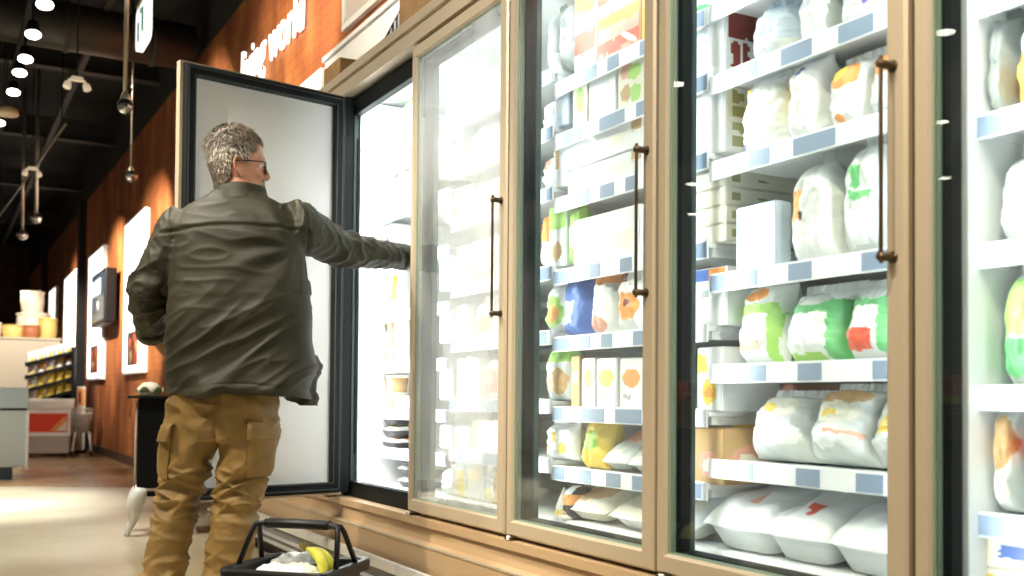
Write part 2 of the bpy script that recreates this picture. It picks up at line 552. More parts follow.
def freezer_unit(k):
    yhi = Y0-(k-2)*W; ylo = yhi-W
    u = thing('freezer_unit', (D, (yhi+ylo)/2, 0), UNIT_LABEL[k], 'freezer', 'upright glass door freezers')
    UNITS[k] = u
    # plinth: kick board, bright bumper, stepped beige panels, sill
    b = MB()
    b.box((D+.05, ylo, 0), (2.3, yhi, .17), mat('dark_kick_board', (.03, .028, .026), .6))
    b.prism([(D-.005, .225), (D-.02, .31), (D-.02, .326), (D+.005, .334), (D+.012, .385), (D-.008, .388), (D-.012, .417), (D+.05, .417), (D+.05, .17), (D+.0, .17)], 1, ylo, yhi, BEIGE_DK)
    b.build('base_panel', u, label='beige stepped plinth panel')
    b = MB()
    b.box((D-.025, ylo, .318), (D-.012, yhi, .330), BEIGE, .004)
    b.build('bumper_rail', u)
    b = MB()
    for z0, z1, x in ((.19, .235, D-.05), (.135, .15, D-.045), (.10, .115, D-.045)):
        b.box((x, ylo, z0), (x+.02, yhi, z1), CHROME, .006)
    b.box((D-.03, ylo, .09), (D+.02, yhi, .20), mat('grey_bumper_back', (.2, .2, .2), .5))
    b.build('bumper', u, label='steel bumper rails')
    # dark opening frame
    b = MB()
    fx0, fx1 = D+.046, D+.080
    b.box((fx0, ylo, .417), (fx1, yhi, .485), GASKET, .003)
    b.box((fx0, ylo, 2.10), (fx1, yhi, 2.18), GASKET, .003)
    b.box((fx0, yhi-.03, .45), (D+(.105 if k != 1 else .062), yhi, 2.14), MULL, .003)
    b.box((fx0, ylo, .45), (D+.105, ylo+.03, 2.14), MULL, .003)
    b.build('mullion', u, label='dark upright opening frame')
    if k == 1:
        b = MB(); b.box((D-.004, yhi-.022, .43), (D+.05, yhi+.03, 2.178), GASKET, .004); b.build('hinge_strip', u, label='dark hinge strip')
    if k in (1,):
        b = MB()
        b.box((D+.060, yhi-.036, .6), (D+.074, yhi-.018, 2.0), GASKET, .004)
        b.build('cable_cover', u)
    # crown
    b = MB()
    b.prism([(D-.004, 2.185), (D-.004, 2.238), (D+.004, 2.241), (D+.004, 2.247), (D-.012, 2.25), (D-.012, Z_CR), (2.3, Z_CR), (2.3, 2.25), (D+.05, 2.25), (D+.05, 2.185)], 1, ylo, yhi, BEIGE)
    b.build('crown', u)
    b = MB()
    b.box((D+.05, ylo, 2.18), (2.3, yhi, 2.2), WHITE)
    b.box((2.28, ylo, .42), (2.3, yhi, 2.2), mat('grey_liner_back', (.36, .37, .33), .6))
    b.box((D+.06, ylo, .40), (2.3, yhi, .425), WHITE)
    b.box((1.74, ylo, .425), (2.28, yhi, .47), WHITE, .004)
    b.build('liner', u, label='white freezer liner')
    if k == 1:
        b = MB(); b.box((D+.081, yhi-.02, .43), (2.28, yhi-.002, 2.17), WHITE, .002); b.build('side_panel', u, label='white inner side panel')
    if k in (5, -2):
        b = MB()
        ye = yhi if k == 5 else ylo
        if k == 5:
            b.box((D+.14, yhi-.018, .43), (2.28, yhi-.001, 2.17), WHITE, .002)
            b.build('side_panel', u, label='white inner side panel')
    if k == -2:
        b = MB(); b.box((D-.0, yhi, .1), (2.3, yhi+.03, Z_CR), BEIGE, .004); b.build('side_panel', u)
    if k == 1 or k >= 2:
        # lit diffusers up both sides, behind the frame, each with its lamp
        t = MB()
        for yy in ((yhi-.038, ylo+.038) if k != 1 else (ylo+.038,)):
            t.box((D+.070, yy-.006, .5), (D+.077, yy+.006, 2.08), LED, .002)
        t.box((D+.09, ylo+.06, 2.150), (D+.115, yhi-.06, 2.165), LED, .004)
        t.build('led_tube', u, label='lit white light tube')
        pw = {1: 20.0, 2: 3.6, 3: 3.5, 4: 4.0, 5: 3.8}[k]
        area('freezer_lamp', (D+.078, yhi-.037, 1.28), (.6, -.8, 0), .016, 1.55, (pw if k != 1 else 6.0), spread=150)
        area('freezer_lamp', (D+.078, ylo+.037, 1.28), (.6, .8, 0), .016, 1.55, pw, spread=150)
        area('freezer_lamp', (D+.10, (ylo+yhi)/2, 2.145), (.45, 0, -1), .6, .03, (pw if k != 1 else 6.0)*.65)
    for i, z in enumerate(SHELVES[k]):
        shelf(u, ylo, yhi, z, seed=k*31+i)
    if k == 1:
        door_frame(yhi, u, GLASS_FROST, (D, yhi, 0), R(-79.6), True)
    else:
        door_frame(yhi, u, {2: GLASS_FOG, 3: GLASS_MID}.get(k, GLASS_CLEAR), (D, yhi, 0))
    return u
for k in (5, 4, 3, 2, 1, 0, -1, -2):
    freezer_unit(k)

# ------------------------------------------------------------------ packed goods
PW = mat('pack_white', (.76, .785, .785), .32, bump=.5, bscale=16)
PC = mat('pack_cream', (.76, .74, .62), .4)
PPALE = mat('pack_pale_blue', (.52, .61, .71), .3, bump=.4, bscale=16)
PCLR = mat('pack_clear_film', (.62, .66, .645), .2, bump=.6, bscale=18, var=.12, vscale=14)
PG = mat('pack_green', (.14, .46, .18), .35)
PLG = mat('pack_lime', (.36, .62, .16), .35)
PDG = mat('pack_dark_green', (.05, .22, .12), .35)
PO = mat('pack_orange', (.78, .33, .10), .4)
PR = mat('pack_red', (.72, .12, .07), .4)
PDR = mat('pack_dark_red', (.22, .04, .03), .4)
PY = mat('pack_yellow', (.78, .58, .10), .4)
PB = mat('pack_blue', (.09, .16, .42), .35)
PPUR = mat('pack_violet', (.20, .12, .50), .35)
PTAN = mat('pack_tan', (.52, .34, .16), .5)
POL = mat('pack_olive', (.33, .33, .16), .5)
PGR = mat('pack_grey', (.38, .42, .40), .35)
PPK = mat('pack_pink', (.70, .36, .28), .35)
PBR = mat('pack_brown', (.20, .09, .04), .5)
PBLK = mat('pack_black', (.03, .03, .035), .4)

def zone_mat(u, v, zones, base):
    m = base
    u += .035*noise.noise(V((u*7, v*7, 2.0))); v += .035*noise.noise(V((u*7, v*7, 8.0)))
    for z in zones:
        kind, u0, u1, v0, v1, zm = z
        if kind == 'r':
            if u0 <= u <= u1 and v0 <= v <= v1: m = zm
        else:
            du = (u-(u0+u1)/2)/((u1-u0)/2); dv = (v-(v0+v1)/2)/((v1-v0)/2)
            if du*du+dv*dv <= 1: m = zm
    return m

class Ori:
    """pack coordinates: u along the shelf (left to right seen from the aisle), n towards the aisle, z up"""
    def __init__(s, x, y, z, lean=0.0, turn=0.0):
        s.c = V((x, y, z)); s.m = Matrix.Rotation(turn, 3, 'Z') @ Matrix.Rotation(lean, 3, 'Y')
    def __call__(s, u, n, z):
        return s.c + s.m @ V((-n, -u, z))

def pouch(o, w, h, d, base, zones, seed, gather=0.0, nu=42, nv=48, fold=.010):
    """pillow bag with crimped seals; returns (body, seals)"""
    b = MB(); sd = V((seed*3.1, seed*1.7, 0))
    NU, NV = nu, nv
    def half(u, v, sgn):
        uu, vv = 2*u-1, 2*v-1
        t = (1-abs(uu)**3.2)*(1-abs(vv)**5)*(1.0+.25*(.5-v))
        wob = noise.noise(V((u*4, v*5, sgn))+sd)*fold + abs(noise.noise(V((u*9, v*6, sgn*2))+sd))*fold*.8 + abs(noise.noise(V((u*5+v*4, v*11-u*3, 7))+sd))*fold*.5
        wd = w*(1-gather*max(0, (v-.62)/.38)**1.4)*(1-.05*(1-abs(vv)**6))
        n = sgn*(d/2*max(0, t)**.75+wob*min(1, 6*t+.1))
        return o(uu*wd/2, n+d/2, v*h)
    for sgn in (1, -1):
        nu, nv = (NU, NV) if sgn > 0 else (max(6, NU//3), max(6, NV//3))
        vs = [half(i/nu, j/nv, sgn) for j in range(nv+1) for i in range(nu+1)]
        byM = {}
        for j in range(nv):
            for i in range(nu):
                q = [j*(nu+1)+i, j*(nu+1)+i+1, (j+1)*(nu+1)+i+1, (j+1)*(nu+1)+i]
                mm = zone_mat((i+.5)/nu, (j+.5)/nv, zones, base) if sgn > 0 else base
                byM.setdefault(mm, []).append(q)
        off = len(b.v); b.v += vs
        for mm, qs in byM.items():
            k = b._m(mm)
            for q in qs:
                b.f.append([t+off for t in q]); b.mi.append(k); b.sm.append(True)
    seals = []
    for v0, v1, g in ((1.0, 1.0+.025/h*1.0, gather), (-.0, .012/h, 0)):
        n = 28; wd = w*(1-g)*.95
        ring = []
        for v in (v0, v1):
            row = [o((i/n*2-1)*wd/2, d/2+.002*math.sin(i*2.1+seed)+.0015*math.sin(i*.9), v*h) for i in range(n+1)]
            ring.append(row)
        s = MB(); s.add(ring[0]+ring[1], [[i, i+1, n+2+i, n+1+i] for i in range(n)], base); seals.append(s)
    return b, seals

def carton(o, w, h, d, base, zones, side=None, ends=(), nu=24, nv=24):
    b = MB(); side = side or base
    r = .003
    bm = bmesh.new(); bmesh.ops.create_cube(bm, size=1)
    for v in bm.verts:
        v.co = V((v.co.x*w, v.co.y*d, v.co.z*h))
    bmesh.ops.bevel(bm, geom=bm.edges[:], offset=r, segments=2, affect='EDGES')
    vs = [o(v.co.x, d/2+v.co.y-.001, v.co.z+h/2) for v in bm.verts]
    bm.verts.ensure_lookup_table()
    for i, v in enumerate(bm.verts): v.index = i
    b.add(vs, [[v.index for v in f.verts] for f in bm.faces], side); bm.free()
    # printed front panel, laid on the face
    vs = [o((i/nu-.5)*(w-2*r), d+.0004, r+j/nv*(h-2*r)) for j in range(nv+1) for i in range(nu+1)]
    off = len(b.v); b.v += vs
    for j in range(nv):
        for i in range(nu):
            k = b._m(zone_mat((i+.5)/nu, (j+.5)/nv, zones, base))
            b.f.append([off+t for t in (j*(nu+1)+i, j*(nu+1)+i+1, (j+1)*(nu+1)+i+1, (j+1)*(nu+1)+i)]); b.mi.append(k); b.sm.append(False)
    if ends:
        vs = [o(w/2+.0006, (1-i/nu)*(d-2*r)+r, r+j/nv*(h-2*r)) for j in range(nv+1) for i in range(nu+1)]
        off = len(b.v); b.v += vs
        for j in range(nv):
            for i in range(nu):
                k = b._m(zone_mat((i+.5)/nu, (j+.5)/nv, ends, side))
                b.f.append([off+t for t in (j*(nu+1)+i, j*(nu+1)+i+1, (j+1)*(nu+1)+i+1, (j+1)*(nu+1)+i)]); b.mi.append(k); b.sm.append(False)
    s = MB()   # tuck flap on top
    s.add([o(-w*.46, d*.98, h+.0012), o(w*.46, d*.98, h+.0012), o(w*.40, d*.62, h+.0016), o(-w*.40, d*.62, h+.0016)], [[0, 1, 2, 3]], side)
    return b, s

def tray(o, w, h, d, base, filmm, zones, seed, nu=14, nv=14):
    """shallow tray under a domed film; lies with its long side into the shelf"""
    b = MB()
    def rr(wd, dp, z, n=0.0):
        pts = []
        for k in range(24):
            a = 2*math.pi*k/24
            ca, sa = math.cos(a), math.sin(a)
            e = .35
            pts.append(o(math.copysign(abs(ca)**e, ca)*wd/2, d/2+math.copysign(abs(sa)**e, sa)*dp/2, z))
        return pts
    b.loft([rr(w*.84, d*.84, 0), rr(w*.97, d*.97, h*.45), rr(w, d, h*.48), rr(w, d, h*.52)], base)
    f = MB(); sd = V((seed*2.3, seed, 4))
    vs, qs = [], {}
    for j in range(nv+1):
        for i in range(nu+1):
            u, v = 2*i/nu-1, 2*j/nv-1
            t = max(0, (1-abs(u)**4)*(1-abs(v)**4))**.5
            z = h*.5 + h*.5*t*(.8+.35*noise.noise(V((u*2.3, v*2.3, 1))+sd)) + .005*noise.noise(V((u*8, v*8, 2))+sd)
            vs.append(o(u*w*.49, d/2-v*d*.49, z))
    for j in range(nv):
        for i in range(nu):
            qs.setdefault(zone_mat((i+.5)/nu, 1-(j+.5)/nv, zones, filmm), []).append([j*(nu+1)+i, j*(nu+1)+i+1, (j+1)*(nu+1)+i+1, (j+1)*(nu+1)+i])
    f.v += vs
    for mm, q in qs.items():
        k = f._m(mm)
        for t in q: f.f.append(t); f.mi.append(k); f.sm.append(True)
    return b, f

def cone(o, w, h, base, capm):
    """wrapped ice cream cone standing on its lid"""
    b = MB(); n = 14
    b.loft([[o(math.cos(2*math.pi*k/n)*r, w/2+math.sin(2*math.pi*k/n)*r, z) for k in range(n)] for r, z in ((w*.5, .012), (w*.47, .03), (.004, h))], base)
    s = MB()
    s.loft([[o(math.cos(2*math.pi*k/n)*r, w/2+math.sin(2*math.pi*k/n)*r, z) for k in range(n)] for r, z in ((w*.44, 0), (w*.53, .004), (w*.53, .014), (w*.5, .016))], capm)
    return b, s

def tub(o, w, h, base, lid):
    b = MB(); n = 22
    b.loft([[o(math.cos(2*math.pi*k/n)*r, w/2+math.sin(2*math.pi*k/n)*r, z) for k in range(n)] for r, z in ((w*.40, 0), (w*.41, .003), (w*.47, h*.9))], base)
    s = MB()
    s.loft([[o(math.cos(2*math.pi*k/n)*r, w/2+math.sin(2*math.pi*k/n)*r, z) for k in range(n)] for r, z in ((w*.5, h*.86), (w*.505, h*.98), (w*.49, h), (w*.44, h), (w*.43, h*.985))], lid)
    return b, s

COUNT = {}; SEED = [0]
def place(bay, shelf_i, kind, px0, px1, topy, desc, base, zones=(), depth=.16, side=None, lean=0.0, turn=0.0, zbase=None, gather=0.0, setback=0.0, lid=None, hgt=None, ends=()):
    """a pack whose front stands 2 cm behind the shelf edge between two sight lines"""
    z = (SHELVES[bay]+[.47])[shelf_i] if zbase is None else zbase
    x = 1.735+setback
    y0, y1 = onx(px0, topy, x).y, onx(px1, topy, x).y
    yc, wd = (y0+y1)/2, abs(y0-y1)*(1.07 if kind == 'pouch' and bay == 4 else 1)
    h = hgt if hgt else max(.03, onx((px0+px1)/2, topy, x).z - z)
    key = (bay, shelf_i); own = any(q in desc for q in (' stack', 'at the back', 'behind', 'lower ', 'upper '))
    if not own: COUNT[key] = COUNT.get(key, 0)+1
    n = COUNT.get(key, 0); SEED[0] += 1
    shelf_word = 'floor' if shelf_i == len(SHELVES[bay]) else ORD[shelf_i]+' shelf'
    label = f"{desc}, {shelf_word}, {BAY_NAME[bay]}" if own else f"{desc}, {ORD[n-1]} from left, {shelf_word}, {BAY_NAME[bay]}"
    if kind == 'pouch': lean = abs(lean)
    o = Ori(x+depth, yc, z+(depth*math.sin(-lean) if lean < 0 else -depth*.40*math.sin(lean)), lean, turn)
    seed = bay*17+shelf_i*5+SEED[0]
    root = thing({'pouch': 'frozen_food_bag', 'carton': 'frozen_food_carton', 'tray': 'food_tray', 'cone': 'ice_cream_cone', 'tub': 'food_tub'}[kind],
                 (x+depth/2, yc, z), label, {'pouch': 'bag', 'carton': 'carton', 'tray': 'food tray', 'cone': 'ice cream', 'tub': 'tub'}[kind],
                 {'pouch': 'frozen food bags', 'carton': 'frozen food cartons', 'tray': 'film-wrapped food trays', 'cone': 'wrapped ice cream cones', 'tub': 'food tubs'}[kind]+' in the '+BAY_NAME[bay])
    if kind == 'pouch':
        b, s = pouch(o, wd, h, depth, base, zones, seed, gather); n1, n2 = 'bag_body', 'seal'
    elif kind == 'carton':
        b, s = carton(o, wd, h, depth, base, zones, side, ends); n1, n2 = 'box', 'tuck_flap'
    elif kind == 'tray':
        b, s = tray(o, wd, h, depth, base, side or PCLR, zones, seed); n1, n2 = 'tray_base', 'film_cover'
    elif kind == 'cone':
        b, s = cone(o, wd, h, base, lid or PW); n1, n2 = 'wrapper', 'lid'
    else:
        b, s = tub(o, wd, h, base, lid or PW); n1, n2 = 'tub_body', 'lid'
    b.build(n1, root)
    for s1 in (s if isinstance(s, list) else [s]): s1.build(n2, root)
    return root

r_, e_ = 'r', 'e'
olive_sq = [(r_, .72, .90, .12+.2*i, .24+.2*i, POL) for i in range(4)]
# --- wide clear bay (4)
P = place
P(4, 0, 'pouch', 732, 772, -30, 'pale green bag', PW, [(r_, 0, 1, .0, .6, PG)])
P(4, 0, 'carton', 776, 830, -28, 'white carton', PW, [(r_, .1, .5, .3, .6, PPALE)])
P(4, 1, 'pouch', 745, 788, 4, 'translucent pale blue bag', PPALE, [(r_, 0, 1, .0, .3, PCLR)], depth=.12, gather=.2)
P(4, 1, 'pouch', 792, 826, -18, 'white bag with dark seam', PW, [(r_, .86, 1, .2, .9, PGR), (r_, .2, .45, .6, .75, PPALE)], depth=.14)
P(4, 1, 'pouch', 829, 884, -28, 'wide white bag with violet dot', PW, [(e_, .62, .76, .32, .46, PPUR), (e_, .15, .4, .5, .7, PPALE)], depth=.16)
P(4, 2, 'pouch', 735, 778, 76, 'white bag with yellow corner and violet mark', PW, [(r_, 0, .30, .62, .95, PY), (e_, .10, .28, .06, .2, PPUR)], depth=.13)
P(4, 2, 'pouch', 782, 815, 58, 'white bag with blue mark and yellow edge', PW, [(r_, 0, .18, .35, .75, PY), (e_, .38, .62, .78, .92, PB)], depth=.12)
P(4, 2, 'pouch', 820, 861, 58, 'white bag with orange food print', PW, [(e_, .1, .85, .58, .98, PO), (e_, .25, .6, .70, .92, PY), (e_, .4, .6, .1, .22, PO)], depth=.16)
P(4, 2, 'pouch', 863, 900, 46, 'white bag with orange top', PW, [(e_, .1, .9, .62, .96, PO)], depth=.16)
P(4, 3, 'carton', 736, 776, 204, 'translucent pale blue and white carton', PPALE, [(r_, 0, 1, .68, 1, PPALE), (r_, .15, .3, .02, .12, PPK), (r_, .1, .9, .12, .5, PW)], depth=.05)
P(4, 3, 'pouch', 781, 829, 158, 'tall white bag with orange flash', PCLR, [(r_, .18, .42, .42, .72, PO), (r_, .0, 1, 0, .4, PW), (e_, .40, .5, .42, .5, PBLK)], depth=.16, gather=.72)
P(4, 3, 'pouch', 834, 880, 140, 'clear bag with green marks', PCLR, [(r_, .35, .55, .6, .8, PG), (r_, .3, .75, .48, .56, PG), (r_, .3, .7, .1, .4, PW)], depth=.15, gather=.45)
P(4, 4, 'pouch', 728, 768, 284, 'white bag with lime band and orange foot', PW, [(r_, 0, .9, .58, .72, PLG), (r_, .8, .95, 0, .6, PLG), (r_, .05, .7, .14, .26, PPK), (e_, .2, .7, .75, .95, PO)], depth=.14, lean=-.15)
P(4, 4, 'pouch', 772, 831, 291, 'white bag with leaf green top and side', PW, [(r_, 0, 1, .62, .82, PG), (e_, .22, .75, .72, .95, PCLR), (r_, .78, 1, .0, .7, PG), (r_, 0, .7, 0, .08, PLG)], depth=.16, lean=-.2)
P(4, 4, 'pouch', 832, 886, 286, 'green edged white bag with red patch', PW, [(r_, 0, .9, .66, .84, PG), (e_, .3, .8, .75, .95, PCLR), (r_, .72, .92, .05, .7, PG), (r_, .08, .66, .08, .34, PR)], depth=.16, lean=-.2)
P(4, 5, 'pouch', 733, 790, 398, 'clear bag with pale yellow filling', PCLR, [(e_, .2, .8, .55, .9, PC), (e_, .3, .5, .6, .75, PY), (e_, .2, .9, .1, .5, PW)], depth=.17, lean=-.35)
P(4, 5, 'pouch', 791, 851, 391, 'large clear bag with golden filling', PCLR, [(e_, .1, .9, .68, .95, PTAN), (e_, .15, .85, .42, .72, PC), (e_, .25, .55, .5, .62, PY), (e_, .2, .7, .1, .4, PW), (r_, .4, .9, .27, .32, PPK)], depth=.18, lean=-.35)
P(4, 5, 'pouch', 853, 910, 392, 'clear bag with yellow panel', PCLR, [(r_, .2, .7, .3, .5, PY), (e_, .2, .8, .7, .95, PC)], depth=.18, lean=-.35)
for i, (a, b, m_, dn) in enumerate(((732, 755, PY, 'yellow carton at the back'), (757, 772, PR, 'red carton at the back'), (774, 792, PPK, 'pink carton at the back'), (795, 850, PBR, 'brown and amber carton at the back'), (852, 893, PBR, 'dark brown carton at the back'))):
    P(4, 5, 'carton', a, b, 384, dn, m_, [(e_, .3, .5, .5, .7, PO)], depth=.12, setback=.21)
P(4, 6, 'tray', 702, 770, 497, 'big white wrapped block with pale red spot', PW, [(e_, .4, .62, .62, .8, PPK), (r_, 0, 1, 0, .12, PLG)], side=PW, depth=.36, lean=-.22, hgt=.13)
P(4, 6, 'tray', 762, 826, 503, 'big white wrapped block with red spot', PW, [(e_, .45, .65, .66, .84, PR), (r_, 0, 1, 0, .1, PLG)], side=PW, depth=.36, lean=-.22, hgt=.13)
P(4, 6, 'tray', 826, 900, 506, 'big plain white wrapped block', PW, [(e_, .3, .5, .6, .75, PC)], side=PW, depth=.36, lean=-.22, hgt=.13)
# --- middle bay (3)
P(3, 0, 'carton', 575, 596, -30, 'white carton with red bands', PW, [(r_, 0, 1, .2, .4, PR), (r_, 0, 1, .6, .9, PO)])
P(3, 0, 'carton', 598, 640, -30, 'carton with orange red bands', PPK, [(r_, 0, 1, .1, .25, PR), (r_, 0, 1, .40, .55, PO), (r_, 0, 1, .7, .95, PR)])
P(3, 0, 'carton', 642, 664, -25, 'yellow carton', PY, [(r_, .1, .9, .2, .3, PC), (r_, .1, .9, .6, .7, PC)])
P(3, 0, 'pouch', 666, 712, -30, 'green topped bag', PW, [(r_, 0, 1, .0, .25, PG)])
P(3, 1, 'carton', 573, 588, 76, 'cream carton with green leaf print', PC, [(e_, .2, .8, .3, .8, PLG)])
P(3, 1, 'carton', 589, 616, 70, 'plain white carton', PW, [(r_, .2, .8, .7, .76, PPALE), (r_, .2, .6, .5, .56, PPALE)])
P(3, 1, 'carton', 618, 643, 56, 'patterned green and pink carton', PC, [(e_, .1, .6, .6, .95, PPK), (e_, .4, .95, .55, .85, PLG), (e_, .1, .55, .2, .5, PTAN), (e_, .5, .95, .1, .45, PLG)])
P(3, 1, 'carton', 692, 725, 14, 'white carton with dark red end', PW, [(r_, .1, .5, .72, .8, PPALE), (r_, .1, .4, .55, .62, PPALE)], depth=.2, ends=[(r_, .05, .6, .55, 1, PDR), (r_, .1, .25, .05, .5, PDR), (r_, .3, .4, .05, .5, PDR)])
for i in range(2):
    P(3, 2, 'carton', 568, 642, 152-30*i, ('lower', 'upper')[i]+' long white carton with tan corner', PW, [(r_, .88, 1, .6, 1, PTAN), (r_, .05, .3, .2, .3, PC), (r_, .6, .8, .3, .7, PC)], depth=.2, zbase=1.485+.088*i, hgt=.086)
P(3, 2, 'carton', 692, 724, 90, 'white carton with olive squares on its end', PW, [(r_, .15, .5, .5, .56, PPALE)], depth=.2, ends=[(r_, .12, .36, .08+.23*i, .24+.23*i, POL) for i in range(4)])
P(3, 3, 'carton', 574, 640, 212, 'wide white carton with faint print', PW, [(r_, .1, .4, .7, .76, PPALE), (r_, .1, .3, .3, .4, PC), (r_, .5, .9, .2, .6, PC)], depth=.2)
P(3, 3, 'pouch', 620, 645, 192, 'red and white bag behind the wide carton', PR, [(e_, .2, .8, .3, .6, PW)], depth=.1, setback=.2)
for i in range(4):
    P(3, 3, 'carton', 690, 725, 222-14*i, ('lowest', 'second lowest', 'second highest', 'topmost')[i]+' cream carton of a stack', PC, [(r_, .2, .5, .4, .6, PW)], depth=.24, ends=[(r_, .08, .22, .25, .75, POL), (r_, .45, .6, .4, .6, POL)], zbase=1.255+.047*i, hgt=.046)
P(3, 4, 'pouch', 559, 583, 276, 'deep blue bag', PB, [(r_, .3, .6, .25, .6, PW)], depth=.12)
P(3, 4, 'pouch', 586, 609, 270, 'white bag with orange top', PW, [(r_, 0, 1, .78, .95, PO), (e_, .2, .8, .05, .3, PPK)], depth=.12)
P(3, 4, 'pouch', 611, 643, 264, 'white bag with baked food print', PW, [(r_, 0, .5, .75, .95, PDR), (e_, .15, .85, .2, .6, PO), (e_, .4, .6, .4, .5, PDR)], depth=.12)
P(3, 4, 'carton', 692, 726, 268, 'white carton with blue and orange corner', PW, [(r_, 0, .5, .8, 1, PB), (r_, .5, 1, .78, 1, PO), (r_, .3, .5, .5, .62, PGR)], depth=.2)
P(3, 5, 'carton', 571, 580, 356, 'slim brown cone box', PTAN, [(r_, .2, .8, .5, .7, PC)], depth=.12)
for i, (a, b, m_, dn) in enumerate(((582, 595, POL, 'olive'), (597, 616, PY, 'yellow'), (620, 643, PO, 'orange'))):
    P(3, 5, 'carton', a, b, 358, f'white carton with {dn} food print', PW, [(e_, .1, .9, .42, .80, m_), (r_, .1, .5, .2, .28, PGR)], depth=.16)
P(3, 5, 'carton', 697, 722, 347, 'tall white carton with amber food print', PW, [(e_, .2, .8, .1, .5, PY), (e_, .3, .7, .2, .35, PO), (r_, .0, .4, .6, .9, PY)], depth=.2)
P(3, 6, 'pouch', 574, 597, 418, 'yellow bag', PY, [(e_, .2, .8, .3, .7, PLG)], depth=.1, lean=-.2)
P(3, 6, 'tray', 598, 622, 425, 'clear tray with pink slices', PGR, [(e_, .15, .85, .15, .6, PPK)], depth=.2, lean=-.5, hgt=.06)
P(3, 6, 'tray', 624, 650, 422, 'grey tray with pale slices', PGR, [(e_, .2, .8, .2, .7, PC)], depth=.2, lean=-.5, hgt=.06)
P(3, 6, 'carton', 692, 724, 428, 'tan carton with pale oval print', PTAN, [(e_, .2, .9, .1, .6, PPK), (e_, .35, .75, .2, .45, PC)], depth=.16, ends=[(e_, .1, .9, .1, .7, PPK), (e_, .3, .7, .25, .55, PC)])
P(3, 7, 'tray', 557, 602, 498, 'flat pale pack lying on a slope', PC, [(e_, .2, .8, .45, .9, PTAN), (r_, 0, 1, 0, .35, PW)], side=PC, depth=.34, lean=-.30, hgt=.075)
P(3, 7, 'tray', 605, 652, 498, 'flat white pack lying on a slope', PW, [(e_, .3, .8, .6, .95, PC)], side=PC, depth=.34, lean=-.30, hgt=.075)
P(3, 7, 'tray', 656, 690, 500, 'flat white pack against the upright', PW, [(e_, .3, .8, .6, .95, PC)], side=PW, depth=.34, lean=-.30, hgt=.075)
# --- misted bay (2)
P(2, 0, 'pouch', 546, 556, 10, 'grey green bag', PGR, [(r_, 0, 1, 0, .3, PW)], depth=.1, gather=.3)
P(2, 0, 'pouch', 557, 570, 2, 'pale grey green bag', PGR, [(r_, 0, .5, .2, .6, PW)], depth=.1, gather=.3)
P(2, 1, 'pouch', 541, 553, 100, 'white bag', PW, [], depth=.1, gather=.3)
P(2, 1, 'carton', 555, 569, 92, 'pale blue carton', PPALE, [(r_, .1, .5, .3, .8, PW)], depth=.14)
P(2, 2, 'pouch', 541, 553, 156, 'white and red bag', PW, [(e_, .1, .7, .6, .95, PPK)], depth=.1)
P(2, 2, 'carton', 555, 569, 148, 'white carton with tan edge', PW, [(r_, 0, .3, .5, 1, PTAN)], depth=.14)
P(2, 3, 'pouch', 541, 547, 214, 'orange and white bag', PW, [(r_, 0, 1, .5, 1, PO)], depth=.08)
P(2, 3, 'carton', 549, 566, 206, 'green and white carton', PW, [(r_, 0, 1, .62, 1, PLG), (e_, .2, .8, .1, .4, PTAN)], depth=.14)
P(2, 3, 'pouch', 567, 577, 208, 'lime bag', PLG, [(e_, .3, .8, .3, .7, PW)], depth=.08)
P(2, 4, 'pouch', 541, 566, 284, 'clear bag with round food print', PCLR, [(e_, .15, .85, .1, .75, PLG), (e_, .3, .7, .2, .55, PO)], depth=.1)
P(2, 5, 'pouch', 541, 567, 346, 'pale green bag with tan food', PCLR, [(e_, .45, .9, .1, .6, PTAN), (e_, .2, .5, .15, .45, PPK), (r_, 0, 1, .7, 1, PLG)], depth=.1)
P(2, 6, 'pouch', 541, 568, 424, 'white bag speckled with yellow', PW, [(e_, .1+.28*i, .3+.28*i, .2+.3*(i % 2), .5+.3*(i % 2), PY) for i in range(3)], depth=.1)
P(2, 7, 'cone', 541, 550, 488, 'cream ice cream cone', PC, depth=.1, lid=PY)
P(2, 7, 'cone', 552, 562, 508, 'gold foil ice cream cone', PY, depth=.1, lid=PW)
P(2, 7, 'cone', 543, 551, 508, 'tan ice cream cone', PTAN, depth=.1, lid=PC, setback=-.06)
P(2, 7, 'pouch', 562, 571, 486, 'orange and black bag', PBLK, [(r_, 0, 1, .45, .75, PO), (r_, .2, .8, .75, 1, PW)], depth=.1)
MB2 = [(0, 'carton', 446, 492, 82, 'white carton'), (0, 'pouch', 493, 520, 86, 'yellow edged white bag'), (1, 'carton', 440, 462, 128, 'white carton with faint grey print'), (1, 'pouch', 464, 500, 122, 'white bag'),
       (2, 'pouch', 440, 460, 190, 'white bag with pale orange print'), (2, 'pouch', 461, 478, 186, 'cream bag'), (2, 'carton', 480, 512, 178, 'white carton with amber front'),
       (3, 'carton', 440, 470, 248, 'broad white carton'), (3, 'carton', 472, 500, 238, 'cream carton with amber front'), (4, 'carton', 440, 466, 306, 'low white carton'), (4, 'pouch', 468, 500, 300, 'white bag with olive print'),
       (5, 'carton', 440, 455, 362, 'small white carton'), (5, 'carton', 457, 478, 358, 'white carton with slanted top'), (5, 'pouch', 480, 500, 356, 'white and pink bag'), (6, 'carton', 440, 470, 426, 'wide white carton'), (6, 'carton', 472, 500, 420, 'white carton with lime strip')]
